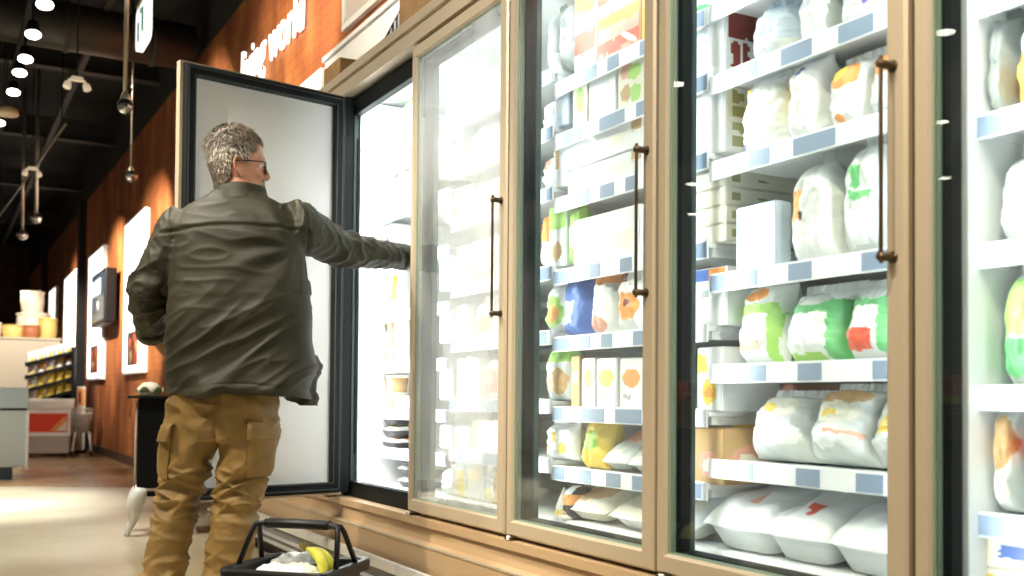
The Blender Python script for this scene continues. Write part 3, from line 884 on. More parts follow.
for s_, kd, a, b, t_, ds in MB2:
    z_ = []
    if 'amber' in ds: z_ = [(r_, .1, .9, .1, .7, PTAN), (r_, .2, .7, .3, .6, PC)]
    elif 'olive' in ds: z_ = [(e_, .2, .8, .2, .6, POL)]
    elif 'lime' in ds: z_ = [(r_, 0, .3, 0, 1, PLG)]
    elif 'pink' in ds: z_ = [(r_, .2, 1, .2, .7, PPK)]
    elif 'orange' in ds: z_ = [(e_, .2, .8, .1, .5, PPK)]
    elif 'yellow' in ds: z_ = [(r_, .6, 1, .2, .7, PY)]
    elif 'grey' in ds: z_ = [(r_, .2, .7, .4, .6, PPALE)]
    P(2, s_, kd, a, b, t_, ds, PC if ds.startswith('cream') else PW, z_, depth=.14)
P(2, 7, 'pouch', 440, 449, 468, 'white bag with grey foot', PW, [(r_, 0, 1, 0, .3, PGR)], depth=.1)
P(2, 7, 'pouch', 450, 462, 458, 'tall bag of yellow sticks', PW, [(r_, .1, .4, 0, .6, PY), (r_, .6, .9, 0, .7, PY)], depth=.09)
P(2, 7, 'pouch', 463, 480, 452, 'tall white bag with yellow flower print', PW, [(r_, .1, .3, 0, .5, PY), (e_, .4, .9, .4, .65, PY)], depth=.09)
P(2, 7, 'pouch', 482, 500, 452, 'tall white bag with tan edge', PW, [(r_, .7, 1, .1, .8, PTAN), (r_, .1, .6, .0, .3, PY)], depth=.09)
# --- open bay (1)
OB = [(0, 'carton', 376, 391, 112, 'white carton', PW, []), (0, 'pouch', 393, 404, 104, 'lime and white bag', PLG, [(r_, .5, 1, 0, 1, PW), (r_, .6, .9, .5, .9, PG)]), (1, 'pouch', 378, 396, 168, 'white bag with small red marks', PW, [(e_, .6, .75, .3, .5, PR)]),
      (1, 'carton', 398, 410, 160, 'white carton with orange edge', PW, [(r_, .7, 1, 0, 1, PPK)]), (2, 'carton', 378, 392, 226, 'white carton with black mark', PW, [(r_, .6, .8, .5, .7, PBLK)]), (3, 'pouch', 380, 394, 268, 'slim white and gold bag', PW, [(r_, .5, .9, .3, .8, PY)]),
      (4, 'carton', 394, 410, 310, 'tan carton', PTAN, [(r_, .1, .9, .1, .9, PC)]), (5, 'carton', 394, 410, 396, 'white carton with tan top', PW, [(r_, 0, 1, .85, 1, PTAN)])]
for s_, kd, a, b, t_, ds, m_, z_ in OB:
    P(1, s_, kd, a, b, t_, ds, m_, z_, depth=.12)
for i in range(3):
    P(1, 4, 'tub', 383, 392, 355-18*i, ('lowest', 'middle', 'top')[i]+' tan tub of a stack', PTAN, depth=.1, zbase=1.0+.07*i, hgt=.069, lid=PC)
for i in range(2):
    P(1, 5, 'tub', 383, 392, 412-16*i, ('lower', 'upper')[i]+' tan tub of a stack', PTAN, depth=.1, zbase=.80+.075*i, hgt=.074, lid=PC)
for i in range(3):
    P(1, 6, 'tray', 380, 394, 450, ('lowest', 'middle', 'top')[i]+' dark tray with food', PBLK, [(e_, .1, .9, .1, .9, (PO, PY, PC)[i])], depth=.16, zbase=.63+.052*i, hgt=.05)
for i in range(3):
    P(1, 7, 'tray', 396, 412, 470, ('lowest', 'middle', 'top')[i]+' dark tray with orange food', PBLK, [(e_, .1, .9, .1, .9, (PR, PO, PY)[i])], depth=.18, zbase=.47+.052*i, hgt=.05)
# --- bay at the edge of the frame (5)
P(5, 0, 'pouch', 996, 1060, -60, 'grey bag', PGR, [(r_, .4, 1, 0, 1, PW)], depth=.12)
P(5, 1, 'pouch', 1004, 1070, 8, 'white bag with orange food print', PW, [(e_, 0, .55, .10, .62, PO), (e_, .1, .4, .2, .5, PY)], depth=.14, gather=.2)
P(5, 1, 'pouch', 985, 1003, 14, 'olive grey bag', PGR, [], depth=.12, gather=.2)
P(5, 2, 'pouch', 988, 1050, 150, 'clear bag with cream filling', PCLR, [(e_, .1, .9, .1, .7, PC)], depth=.15, gather=.3)
P(5, 3, 'pouch', 992, 1046, 268, 'clear bag of green leaves', PCLR, [(r_, .1, .9, .45, .9, PLG), (r_, 0, 1, .1, .42, PG)], depth=.14, gather=.2)
P(5, 4, 'pouch', 986, 1012, 404, 'clear bag with beige filling', PCLR, [(e_, .1, .9, .4, .9, PTAN), (e_, .2, .8, .1, .4, PC)], depth=.14)
P(5, 4, 'pouch', 1013, 1060, 398, 'clear bag with red spot', PCLR, [(e_, 0, .4, .5, .7, PR), (e_, .3, .9, .2, .6, PC)], depth=.14)
P(5, 5, 'carton', 972, 1050, 558, 'lower cream carton with blue panel', PC, [(r_, .3, 1, .4, .8, PB), (r_, .1, .3, .1, .9, PY)], depth=.2, zbase=.47, hgt=.07)
P(5, 5, 'carton', 968, 1050, 540, 'upper cream carton with blue panel', PC, [(r_, .4, 1, .3, .7, PB), (r_, .1, .25, .1, .9, PY)], depth=.2, zbase=.541, hgt=.065)

# ------------------------------------------------------------------ boxes stored on top of the freezers
CARD = mat('brown_cardboard', (.36, .21, .085), .7, var=.2, vscale=9)
def card_box(a, b, label):
    t = thing('cardboard_box', ((a[0]+b[0])/2, (a[1]+b[1])/2, a[2]), label, 'box', 'cardboard boxes on the freezers')
    m_ = MB(); m_.box(a, b, CARD, .006)
    m_.build('carton_body', t)
    m_ = MB(); xm = (a[0]+b[0])/2
    m_.box((xm-.025, a[1]-.002, b[2]-.001), (xm+.025, b[1]+.002, b[2]+.002), mat('packing_tape', (.5, .34, .17), .3))
    m_.box((xm-.025, a[1]-.002, b[2]-.08), (xm+.025, a[1]+.0, b[2]), mat('packing_tape', (.5, .34, .17), .3))
    m_.build('tape', t)
card_box((1.58, 4.46, Z_CR), (1.82, 4.68, Z_CR+.125), 'small cardboard box on top of the freezers above the open door hinge')
card_box((1.60, 3.44, Z_CR), (1.98, 3.815, Z_CR+.34), 'tall cardboard box on top of the freezers beside the striped box')
card_box((1.60, 2.86, Z_CR), (1.98, 3.42, Z_CR+.30), 'cardboard box on top of the freezers, the nearest to the camera')
t = thing('striped_box', (1.74, 3.92, Z_CR), 'black and white striped box on top of the freezers beside cardboard', 'box')
m_ = MB(); m_.prism([(3.83, Z_CR), (4.04, Z_CR), (4.02, Z_CR+.08), (3.83, Z_CR+.16)], 0, 1.62, 1.9, BLACK); m_.build('box_body', t)
m_ = MB()
for i in range(4):
    y = 3.845+.042*i
    m_.box((1.616, y, Z_CR+.01), (1.6205, y+.017, Z_CR+.135-.018*i), WHITE, .001)
m_.build('white_stripe', t, label='white stripes')

# ------------------------------------------------------------------ wall: sign, posters, picture, screen
SIGN = mat('lit_white_sign', (1, 1, 1), .5, emit=1.5, ecol=(1, .95, .85))
fc = bpy.data.curves.new('lettering', 'FONT')
fc.body = 'living world'; fc.size = .42; fc.extrude = .006; fc.shear = .12; fc.offset = .002
fo_ = bpy.data.objects.new('lettering', fc); COL.objects.link(fo_)
fme = bpy.data.meshes.new_from_object(fo_.evaluated_get(bpy.context.evaluated_depsgraph_get()))
bpy.data.objects.remove(fo_); bpy.data.curves.remove(fc)
fw = max(v.co.x for v in fme.vertices)
for v in fme.vertices: v.co.x *= 1.62/fw
fme.materials.clear(); fme.materials.append(SIGN)
sg = bpy.data.objects.new('wall_sign', fme); COL.objects.link(sg)
sg.location = (WX-.03, 8.06, 3.26)
sg.rotation_euler = (R(90), 0, R(-90))
tag(sg, 'lit white lettering of the shop sign on the rust brown wall', 'sign')

POSTER = mat('backlit_poster', (.9, .9, .88), .5, emit=1.6, ecol=(1, .97, .92))
def poster(y0, y1, z0, z1, label, pics):
    t = thing('light_box_poster', (WX, (y0+y1)/2, z0), label, 'poster', 'lit posters along the wall')
    m_ = MB(); m_.box((WX-.06, y0, z0), (WX, y1, z1), WHITE, .006); m_.build('frame', t)
    m_ = MB(); m_.box((WX-.064, y0+.03, z0+.03), (WX-.058, y1-.03, z1-.03), POSTER); m_.build('lit_panel', t)
    if pics:
        m_ = MB(); a, b = y1-(y1-y0)*.28, y1-(y1-y0)*.80
        m_.box((WX-.066, b, z0+.1), (WX-.0635, (a+b)/2, z0+.5), PDR)
        m_.box((WX-.066, (a+b)/2, z0+.1), (WX-.0635, a, z0+.5), PBLK)
        for i, (u, v, q) in enumerate(((.3, .2, PR), (.35, .38, PR), (.22, .3, PO), (.7, .2, PTAN), (.75, .35, PR))):
            yy = b+(a-b)*u
            m_.tube([(WX-.068, yy, z0+v), (WX-.0655, yy, z0+v)], .09, q, 16)
        m_.build('fruit_picture', t, label='dark red fruit picture')
    return t
poster(12.12, 13.52, 1.11, 2.99, 'lit white poster right behind the left elbow of the man', True)
poster(15.42, 17.00, 1.08, 2.99, 'lit white poster between the wall screen and the dark column', True)
poster(18.65, 20.45, .95, 2.99, 'lit white poster just past the dark column', False)
poster(22.1, 23.4, 1.4, 3.02, 'farthest lit white poster on the wall', False)
t = thing('picture_frame', (WX, 5.25, 3.01), 'white framed pale picture high on the brown wall above the freezers', 'picture')
m_ = MB()
y0, y1, z0, z1 = 4.75, 5.72, 3.00, 3.75
for a, b in (((y0, z0), (y1, z0+.04)), ((y0, z1-.04), (y1, z1)), ((y0, z0+.04), (y0+.04, z1-.04)), ((y1-.04, z0+.04), (y1, z1-.04))):
    m_.box((WX-.035, a[0], a[1]), (WX, b[0], b[1]), WHITE, .004)
m_.build('frame', t)
m_ = MB(); m_.box((WX-.02, y0+.03, z0+.03), (WX-.012, y1-.03, z1-.03), mat('picture_paper', (.62, .56, .50), .6))
for i in range(9):
    y = y0+.22+.065*i
    m_.box((WX-.0215, y, z0+.14+.05*(i % 3)), (WX-.0195, y+.02, z0+.42+.04*(i % 4)), mat('picture_ink', (.28, .24, .22), .6))
m_.build('print', t)
t = thing('wall_screen', (WX, 14.9, 1.8), 'dark wall-mounted screen between two lit posters', 'screen')
m_ = MB(); m_.box((WX-.20, 14.15, 1.80), (WX-.05, 15.45, 2.52), BLACK, .02); m_.build('casing', t)
m_ = MB(); m_.box((WX-.05, 14.5, 2.0), (WX, 15.1, 2.3), BLACKM); m_.build('bracket', t)
SCR = mat('screen_picture', (.03, .04, .05), .15, emit=.16, ecol=(.25, .42, .60))
m_ = MB(); m_.box((WX-.204, 14.2, 1.85), (WX-.199, 15.4, 2.47), SCR)
m_.tube([(WX-.206, 14.75, 2.05), (WX-.203, 14.75, 2.05)], .07, WHITE, 18)
m_.box((WX-.206, 14.5, 2.2), (WX-.203, 15.35, 2.42), mat('screen_light_area', (.3, .4, .5), .3, emit=.5, ecol=(.6, .75, .9)))
m_.build('display', t)

# ------------------------------------------------------------------ things hanging from the ceiling
ROD = mat('satin_rod', (.42, .38, .30), .3, .8)
ROD_DK = mat('dull_thin_rod', (.12, .11, .09), .4, .6)
GLOBE = mat('mirror_glass_globe', (.55, .56, .55), .06, .85)
LAMP_ON = mat('lit_lamp_face', (1, 1, 1), .5, emit=14.0, ecol=(1, .93, .80))
def pendant(x, y, z, rod, r, label, m_rod):
    t = thing('pendant_globe', (x, y, z), label, 'pendant', 'globes hanging on rods')
    b = MB(); b.tube([(x, y, z+.05), (x, y, 4.75)], rod, m_rod, 12); b.build('rod', t)
    b = MB(); b.lathe((x, y, z), [(rod, .075), (rod*1.3, .07), (.026, .05), (.03, .028), (.02, .02)], ROD, 20); b.build('collar', t)
    b = MB(); b.ball((x, y, z-.012), (r, r, r*.92), GLOBE, 12); b.lathe((x, y, z), [(r*.6, .034), (r*1.02, .012), (r*1.03, .0), (r*.9, -.006)], BLACK, 24); b.build('globe', t)
pendant(.928, 6.313, 2.55, .0135, .044, 'globe on the thick pale rod, the nearest pendant', ROD)
pendant(1.369, 8.928, 2.68, .0075, .05, 'globe on a thin dark rod just behind the thick pale rod', ROD_DK)
pendant(.973, 13.157, 2.93, .02, .066, 'right globe of the distant pair of pendants', ROD)
pendant(.903, 14.344, 2.89, .02, .07, 'left and lower globe of the distant pair of pendants', ROD)

t = thing('exit_sign', (1.15, 7.08, 3.17), 'hanging white emergency exit sign with teal pictogram', 'sign')
b = MB()
pr = []
xs = 1.15
for k in range(28):
    a = 2*math.pi*k/28
    ca, sa = math.cos(a), math.sin(a)
    pr.append((7.08+math.copysign(abs(ca)**.35, ca)*.20, 3.31+math.copysign(abs(sa)**.35, sa)*.145))
b.prism(pr, 0, xs-.02, xs+.02, mat('lit_exit_panel', (.92, .95, .93), .4, emit=.9, ecol=(.92, 1, .96)))
b.build('panel', t)
b = MB()
TEAL = mat('teal_pictogram', (.02, .36, .33), .4)
for y, z0, z1 in ((7.00, 3.24, 3.40), (7.16, 3.215, 3.345)):
    b.prism([(y-.022, z0), (y+.022, z0), (y+.03, z1), (y-.014, z1)], 0, xs-.0235, xs-.0195, TEAL)
b.tube([(xs-.0235, 7.08, 3.40), (xs-.0195, 7.08, 3.40)], .02, TEAL, 14)
b.build('pictogram', t, label='teal pictogram')
b = MB(); b.box((xs-.03, 6.95, 3.44), (xs+.03, 7.21, 3.475), mat('cream_fitting', (.62, .57, .45), .5), .008)
b.tube([(xs, 7.0, 3.47), (xs, 7.0, 4.75)], .006, ROD, 8); b.tube([(xs, 7.16, 3.47), (xs, 7.16, 4.75)], .006, ROD, 8)
b.build('hanger', t)

# track with its spots; every lamp carries its own light
tr = MB(); tr.box((.47, 2.5, 3.42), (.51, 16, 3.46), BLACKM, .004)
tk = tr.build('light_track', label='black lighting track hung below the ceiling', cat='track')
b = MB()
for y in (3.5, 7.0, 10.5, 14.0):
    b.tube([(.49, y, 3.45), (.49, y, 4.75)], .006, BLACKM, 8)
b.build('drop_rod', tk, origin=tk.location)
COLD = (.92, .97, 1.0)
def track_spot(x, y, z, aim, power, label, col=NEUT, angle=55, r=.052, face=None, stem=None, group='track spot lamps'):
    t = thing('track_spot', (x, y, z), label, 'spot lamp', group)
    d = (V(aim)-V((x, y, z))).normalized() if face is None else V(face).normalized()
    c = V((x, y, z))
    b = MB()
    b.tube([c-d*.10, c-d*.095, c-d*.01, c], [r*.4, r*.6, r*.9, r*1.06], BLACKM, 20)
    b.tube([c-d*.085, V((c.x-d.x*.085, c.y-d.y*.085, stem or 4.75))], .008, BLACKM, 8)
    b.build('housing', t)
    f = MB(); f.tube([c-d*.004, c+d*.003], r*.93, LAMP_ON, 20); f.build('lamp_face', t, label='lit lamp face')
    s = spot('track_lamp', c+d*.04, aim, power, col, angle, .7, .05)
    return t
TRK = [((.52, 6.69, 3.19), (.3, 6.9, 0), 300, 'frontmost lit track spot in view, at the top of the photo'),
       ((.505, 7.35, 3.21), (.1, 8.9, 0), 700, 'second lit track spot down the row'),
       ((.50, 7.95, 3.22), (-.3, 9.4, 0), 700, 'third lit track spot down the row'),
       ((.495, 8.45, 3.26), (WX, 9.0, 3.1), 420, 'fourth lit track spot down the row'),
       ((.49, 9.1, 3.28), (-.9, 8.8, 0), 700, 'fifth lit track spot down the row'),
       ((.44, 10.2, 3.28), (WX, 11.8, 2.2), 1200, 'sixth lit track spot, at the left border of the photo'),
       ((.45, 13.2, 3.28), (WX, 14.5, 2.2), 1200, 'farthest lit track spot, small above the distant rail')]
for p_, a_, e_w, l_ in TRK:
    track_spot(p_[0], p_[1], p_[2], a_, e_w, l_, COLD if a_[2] == 0 else WARM, face=(0, -.36, -1), stem=3.43)
# lamps over the aisle beside the freezers and the wall washers (the second list shows as small mirror images in the glass)
AISLE = [((.5, 5.7, 3.3), (WX, 6.6, 3.3), 330, 'track spot aimed at the wall sign above the open door', WARM),
         ((.5, 4.7, 3.3), (WX, 5.2, 3.1), 110, 'track spot aimed at the framed picture', WARM),
         ((.3, 4.1, 3.3), (.8, 3.6, 1.4), 190, 'track spot over the head of the man', NEUT),
         ((-.1, 2.2, 3.3), (.85, 3.3, 1.1), 90, 'track spot over the aisle lighting the back of the man', NEUT),
         ((-1.1, 3.0, 3.3), (.6, 3.6, 1.0), 330, 'track spot over the aisle, left of the man', WARM),
         ((-1.3, 3.6, 3.3), (1.54, 3.9, 2.0), 260, 'added unseen spot on the left side of the aisle brightening the freezer doors', NEUT),  # out of view, added to brighten the crown and upper doors
         ((-1.3, 1.4, 3.3), (1.54, 1.9, 1.8), 260, 'added unseen spot on the left side of the aisle brightening the widest door', NEUT),  # out of view, added to brighten the nearer doors and crown
         ((.1, .9, 3.3), (1.4, 1.6, .6), 160, 'track spot over the aisle by the widest door', WARM),
         ((.1, -.4, 3.3), (1.4, .6, .8), 200, 'track spot over the aisle behind the camera', WARM),
         ((-.9, 5.6, 3.3), (.3, 6.2, 0), 200, 'track spot over the open floor past the man', NEUT),
         ((-2.2, 8.0, 3.3), (-1.0, 9.0, 0), 700, 'track spot over the far open floor', COLD),
         ((-2.0, 10.5, 3.3), (.3, 12.2, .6), 300, 'track spot over the counter', NEUT),
         ((.4, 15.0, 3.3), (1.3, 17.2, 1.4), 480, 'track spot over the snack rack', NEUT),
         ((.4, 17.6, 3.3), (WX, 19.0, 2.2), 1000, 'track spot aimed at the far wall posters', WARM)]
AISLE += [((-1.73, 6.15, 3.25), (-1.6, 5.7, .9), 420, 'aisle lamp above the far fruit crate', NEUT),
          ((-2.54, 4.39, 3.25), (-1.6, 3.75, .9), 480, 'aisle lamp above the near fruit crate', NEUT),
          ((-.93, 8.91, 3.25), (-.9, 9.0, 0), 120, 'aisle lamp mirrored low in the misted door', NEUT),
          ((-4.15, 8.91, 3.25), (-4.1, 9.0, 0), 120, 'aisle lamp mirrored in the dark upright of the widest door', NEUT),
          ((-4.34, 5.83, 3.25), (-4.3, 6.0, 0), 120, 'aisle lamp mirrored second from top in the door cut by the frame', NEUT),
          ((-2.28, 11.99, 3.25), (-2.2, 12.0, 0), 120, 'aisle lamp mirrored beside the sleeve in the misted door', NEUT),
          ((-5.33, 10.35, 3.25), (-5.3, 10.5, 0), 90, 'aisle lamp mirrored lowest in the widest door', NEUT),
          ((-6.25, 7.27, 3.25), (-6.2, 7.5, 0), 90, 'aisle lamp mirrored third from top in the door cut by the frame', NEUT)]
for p_, a_, e_w, l_, c_ in AISLE:
    track_spot(p_[0], p_[1], p_[2], a_, e_w, l_, c_, 62, face=((0, 0, -1) if p_[2] < 3.3 else None), r=(.07 if p_[2] < 3.3 else .052), group='aisle spot lamps')
t = thing('unlit_ceiling_lamp', (.47, 9.6, 3.22), 'unlit cream disc under the lighting track', 'ceiling disc')  # round ceiling lamp, switched off
b = MB(); b.lathe((.47, 9.6, 3.22), [(.02, -.012), (.085, -.01), (.095, 0), (.09, .04), (.03, .07)], mat('cream_disc', (.62, .52, .36), .5), 24); b.build('disc', t)
b = MB(); b.tube([(.47, 9.6, 3.28), (.47, 9.6, 4.75)], .006, BLACKM, 8); b.build('stem', t)
for c, l_ in (((.867, 8.213, 3.19), 'twin-head cream emergency lamp hanging in the upper left'), ((.823, 11.757, 3.2), 'twin-head cream emergency lamp above the distant globes')):
    t = thing('emergency_lamp', c, l_, 'emergency lamp')
    CRM = mat('cream_lamp_body', (.80, .72, .54), .5, emit=.25, ecol=(1, .85, .6))
    c = V(c); b = MB(); b.box(c+V((-.042, -.025, 0)), c+V((.042, .025, .034)), CRM, .010); b.build('body', t)
    for s_ in (-1, 1):
        b = MB(); q = c+V((s_*.062, -.01, -.036))
        b.tube([c+V((s_*.036, 0, .015)), c+V((s_*.055, 0, .0)), q+V((0, 0, .02))], .011, CRM, 10)
        b.tube([q+V((0, 0, .026)), q+V((0, 0, .016)), q+V((s_*.009, -.008, -.022)), q+V((s_*.010, -.009, -.025))], [.015, .025, .030, .026], CRM, 16)
        b.build('lamp_head', t)
    b = MB(); b.tube([c+V((0, 0, .04)), V((c.x, c.y, 4.75))], .006, BLACKM, 8); b.build('stem', t)
b = MB(); b.tube([(.62, 17.2, 3.3), (.97, 10.0, 3.3)], .014, ROD_DK, 10); b.tube([(.7, 15.57, 3.3), (.7, 15.57, 4.75)], .006, BLACKM, 8); b.tube([(.96, 10.26, 3.3), (.96, 10.26, 4.75)], .006, BLACKM, 8)
b.build('hanging_rail', label='pale metal rail hanging at an angle below the dark ceiling', cat='rail')

# ------------------------------------------------------------------ far left: counter, tubs, snack rack, bin, trolley
t = thing('service_counter', (0, 11.6, 0), 'pale blue grey service counter on a dark plinth at the left border', 'counter')
CT1 = mat('pale_grey_blue_panel', (.50, .58, .60), .45); CT2 = mat('blue_grey_top', (.40, .49, .53), .4)
def rbox(mb, x0, x1, y0, y1, z0, z1, m_, bev=.006):
    """box whose long side faces the camera aisle (turned with the counter)"""
    c = V((.715, 11.36, 0)); rt = Matrix.Rotation(R(-4), 3, 'Z')
    lo, hi = V((x0, y0, z0)), V((x1, y1, z1)); cc = (lo+hi)/2
    k = MB(); k.box(lo-cc, hi-cc, m_, bev)
    mb.add([c+rt@(v+cc) for v in k.v], k.f, m_)
b = MB(); rbox(b, -1.6, .07, .02, .7, .13, .70, CT1); b.build('body', t)
b = MB(); rbox(b, -1.6, .09, 0, .72, .715, .925, CT2); b.build('upper_panel', t, label='blue grey upper panel')
b = MB(); rbox(b, -1.6, .08, .01, .7, .695, .72, BLACKM, .002); b.build('dark_joint', t, label='dark joint')  # black strip between body and upper panel
b = MB(); rbox(b, .07, .10, .0, .7, .10, .70, WHITE); b.build('end_panel', t, label='white end panel')
b = MB(); rbox(b, -1.6, -.05, .06, .66, 0, .13, mat('dark_blue_plinth', (.05, .10, .14), .5)); b.build('plinth', t)

BULK = mat('beige_stand_paint', (.50, .42, .31), .6)
t = thing('display_block', (.7, 17.6, 0), 'large plain beige display block holding pale tubs', 'display block')
b = MB(); b.box((-1.6, 17.3, 0), (1.66, 18.4, 1.70), BULK, .015); b.build('block_body', t)
b = MB(); b.box((-1.62, 17.28, 1.70), (1.68, 18.42, 1.73), mat('beige_top_board', (.56, .47, .34), .5), .006); b.build('top_board', t)
def big_tub(x, y, z, r, h, m_, label):
    t = thing('pale_tub', (x, y, z), label, 'tub', 'tubs on the display block')
    b = MB(); b.lathe((x, y, z), [(r*.88, 0), (r*.92, .01), (r, h*.5), (r*.96, h*.92)], m_, 28); b.build('tub_body', t)
    b = MB(); b.lathe((x, y, z), [(r*.98, h*.88), (r*1.03, h*.9), (r*1.03, h*.98), (r*.9, h), (r*.2, h+.004)], m_, 28); b.build('lid', t)
TW = mat('tub_cream_white', (.85, .76, .58), .5); TY = mat('tub_yellow', (.78, .52, .16), .5); TRD = mat('tub_rust', (.40, .13, .05), .5)
big_tub(1.02, 17.62, 1.73, .16, .20, TY, 'low yellow tub at the left of the display block')
big_tub(1.26, 17.50, 1.73, .12, .20, TRD, 'rust brown tub in the front row of the display block')
big_tub(1.32, 17.95, 1.73, .25, .42, TW, 'broad cream tub at the back under the topmost tub')
big_tub(1.50, 17.60, 1.73, .14, .33, TY, 'yellow tub at the right end of the display block')
big_tub(.72, 17.72, 1.73, .14, .24, TW, 'cream tub next to the left border, on the display block')
big_tub(1.30, 17.95, 2.155, .17, .34, TW, 'topmost cream tub standing on the broad tub')

def q_dir(px, depth):
    d = FWD + RGT*((px-512)/FPX)
    return V((0, 0, 0)) + d*depth
RK0 = V((1.10, 16.35, 0)); RKX = V((.985, -.17, 0)).normalized(); RKY = V((.17, .985, 0)).normalized()
def rk(u, v, z): return RK0 + RKX*u + RKY*v + V((0, 0, z))
def rkbox(mb, u0, u1, v0, v1, z0, z1, m_, bev=.004):
    lo, hi = V((u0, v0, z0)), V((u1, v1, z1)); cc = (lo+hi)/2
    k = MB(); k.box(lo-cc, hi-cc, m_, bev)
    mb.add([rk(*(v+cc)) for v in k.v], k.f, m_)
TSL = .30
t = thing('snack_rack', tuple(rk(.35, .3, 0)), 'black snack rack with four tiers of yellow and white bags', 'rack')
b = MB(); rkbox(b, .30, .64, .42, .45, 0, 1.56, BLACKM); b.build('back_panel', t)
b = MB(); rkbox(b, .62, .66, .0, .45, 0, 1.56, BLACKM); b.build('spine_panel', t)
for z in (.80, .99, 1.18, 1.37):
    b = MB(); rkbox(b, .02, .64, .02, .42, z, z+.02, BLACKM); rkbox(b, .02, .64, .01, .02, z, z+.05, BLACKM); rkbox(b, .0, .02, .01, .42, z, z+.06, BLACKM)
    for q in b.v: q.z += TSL*((q-RK0).dot(RKX)-.35)
    b.build('tier', t)
b = MB(); rkbox(b, .0, .66, 0, .45, 0, .08, BLACKM); b.build('base', t)
tier_names = ('lowest', 'second', 'third', 'top')
for ti, z in enumerate((.82, 1.01, 1.20, 1.39)):
    for j in range(5):
        m1 = (PY if (ti in (0, 1) and j > 0) else PW if (ti == 3 or j == 0) else (PY, PO, PW, PTAN, PBR)[j])
        nm = {PY: 'yellow', PW: 'white', PO: 'orange', PTAN: 'tan', PBR: 'brown'}[m1]
        c = rk(.085+.122*j, .17, z+.002); c.z += TSL*(.085+.122*j-.35)-.012
        rt = Matrix.Rotation(-_a, 3, 'Z')
        def oo(u, n, zz, c=c):
            return c + RKX*u - RKY*n + V((0, 0, zz+TSL*u))
        bb, ss = pouch(oo, .122, .165, .09, m1, [(e_, .25, .75, .25, .6, PY if m1 is PW else (PY if m1 is PY else PW))], ti*9+j, nu=8, nv=8)
        r0 = thing('snack_bag', tuple(c), f'{nm} snack bag, {ORD[j]} from left on the {tier_names[ti]} tier of the black rack', 'bag', 'snack bags on the rack')
        bb.build('bag_body', r0); [q_.build('seal', r0) for q_ in ss]
t = thing('offer_bin', tuple(rk(.3, -.6, 0)), 'white promotion bin with a red panel in front of the snack rack', 'bin')
GREYP = mat('grey_lower_panel', (.42, .38, .33), .5)
b = MB(); rkbox(b, .08, .66, -.85, -.25, .05, .28, GREYP); b.build('lower_panel', t, label='grey lower panel')
b = MB(); rkbox(b, .06, .68, -.87, -.23, .28, .66, mat('bright_white_plastic', (.92, .91, .88), .4), .02); b.build('bin_body', t)
b = MB(); k = MB(); k.prism([(-.88, .66), (-.22, .66), (-.22, .80), (-.30, .80)], 0, .05, .69, mat('pale_bin_lid', (.66, .60, .50), .5))
b.add([rk(*v) for v in k.v], k.f, k.mats[0]); b.build('sloping_top', t)
b = MB(); rkbox(b, .13, .64, -.878, -.869, .34, .60, mat('bright_red_sign', (.75, .06, .03), .4), .003)
b.build('red_panel', t, label='bright red sign panel')
b = MB()
k = MB(); k.prism([(.42, .36), (.62, .36), (.62, .58)], 1, -.882, -.879, PO); b.add([rk(*v) for v in k.v], k.f, PO)
k = MB(); k.prism([(.50, .36), (.63, .36), (.63, .50)], 1, -.885, -.882, PC); b.add([rk(*v) for v in k.v], k.f, PC)
b.build('picture_panel', t, label='orange food picture')
for u, v in ((.12, -.8), (.6, -.8), (.12, -.3), (.6, -.3)):
    b = MB(); c = rk(u, v, .028); b.tube([c-RKX*.012, c+RKX*.012], .028, BLACK, 14); b.build('wheel', t)
t = thing('wire_trolley', tuple(rk(.83, -.66, 0)), 'small grey wire trolley standing beside the red promotion bin', 'trolley')
GW = mat('grey_trolley_wire', (.50, .48, .44), .35, .6)
b = MB()
U0, U1, V0, V1 = .74, .92, -.86, -.46
for z in (.34, .42, .50, .58, .66):
    s_ = (z-.34)*.08
    pts = [rk(U0-s_, V0-s_, z), rk(U1+s_, V0-s_, z), rk(U1+s_, V1+s_, z), rk(U0-s_, V1+s_, z), rk(U0-s_, V0-s_, z)]
    for i in range(4): b.tube([pts[i], pts[i+1]], .006 if z < .66 else .011, GW, 6)
for i in range(8):
    u = U0+(U1-U0)*i/7
    for v in (V0, V1): b.tube([rk(u, v, .34), rk(u, v+(.02 if v == V1 else -.02), .66)], .004, GW, 6)
for i in range(8):
    v = V0+(V1-V0)*i/7
    for u in (U0, U1): b.tube([rk(u, v, .34), rk(u+(.02 if u == U1 else -.02), v, .66)], .004, GW, 6)
for i in range(6):
    b.tube([rk(U0+(U1-U0)*i/5, V0, .34), rk(U0+(U1-U0)*i/5, V1, .34)], .004, GW, 6)
b.build('basket', t)
b = MB(); rkbox(b, U0+.01, U1-.01, V0+.01, V1-.01, .35, .60, mat('clouded_liner', (.45, .40, .34), .4), .01); b.build('liner', t)
for u in (U0, U1):
    b = MB(); b.tube([rk(u, V0, .34), rk(u-(.03 if u == U0 else -.03), V0-.02, .06)], .014, WHITE, 8); b.tube([rk(u, V1, .34), rk(u, V1, .06)], .012, GW, 8); b.tube([rk(u, V0, .10), rk(u, V1, .10)], .01, GW, 8); b.build('leg_frame', t)
    for v in (V0-.02, V1):
        b = MB(); c = rk(u-(.03 if (u == U0 and v < V1) else (-.03 if v < V1 else 0)), v, .04); b.tube([c-RKX*.014, c+RKX*.014], .04, BLACK, 14); b.build('wheel', t)
t = thing('leaflet_stand', tuple(rk(.75, .16, 0)), 'slim orange and cream leaflet stand right of the snack rack', 'stand')
b = MB(); rkbox(b, .69, .81, .15, .18, .04, .98, PC, .006); b.build('panel', t)
b = MB(); rkbox(b, .70, .80, .144, .151, .70, .95, PO); rkbox(b, .715, .75, .141, .145, .74, .90, PDR); b.build('leaflet', t)
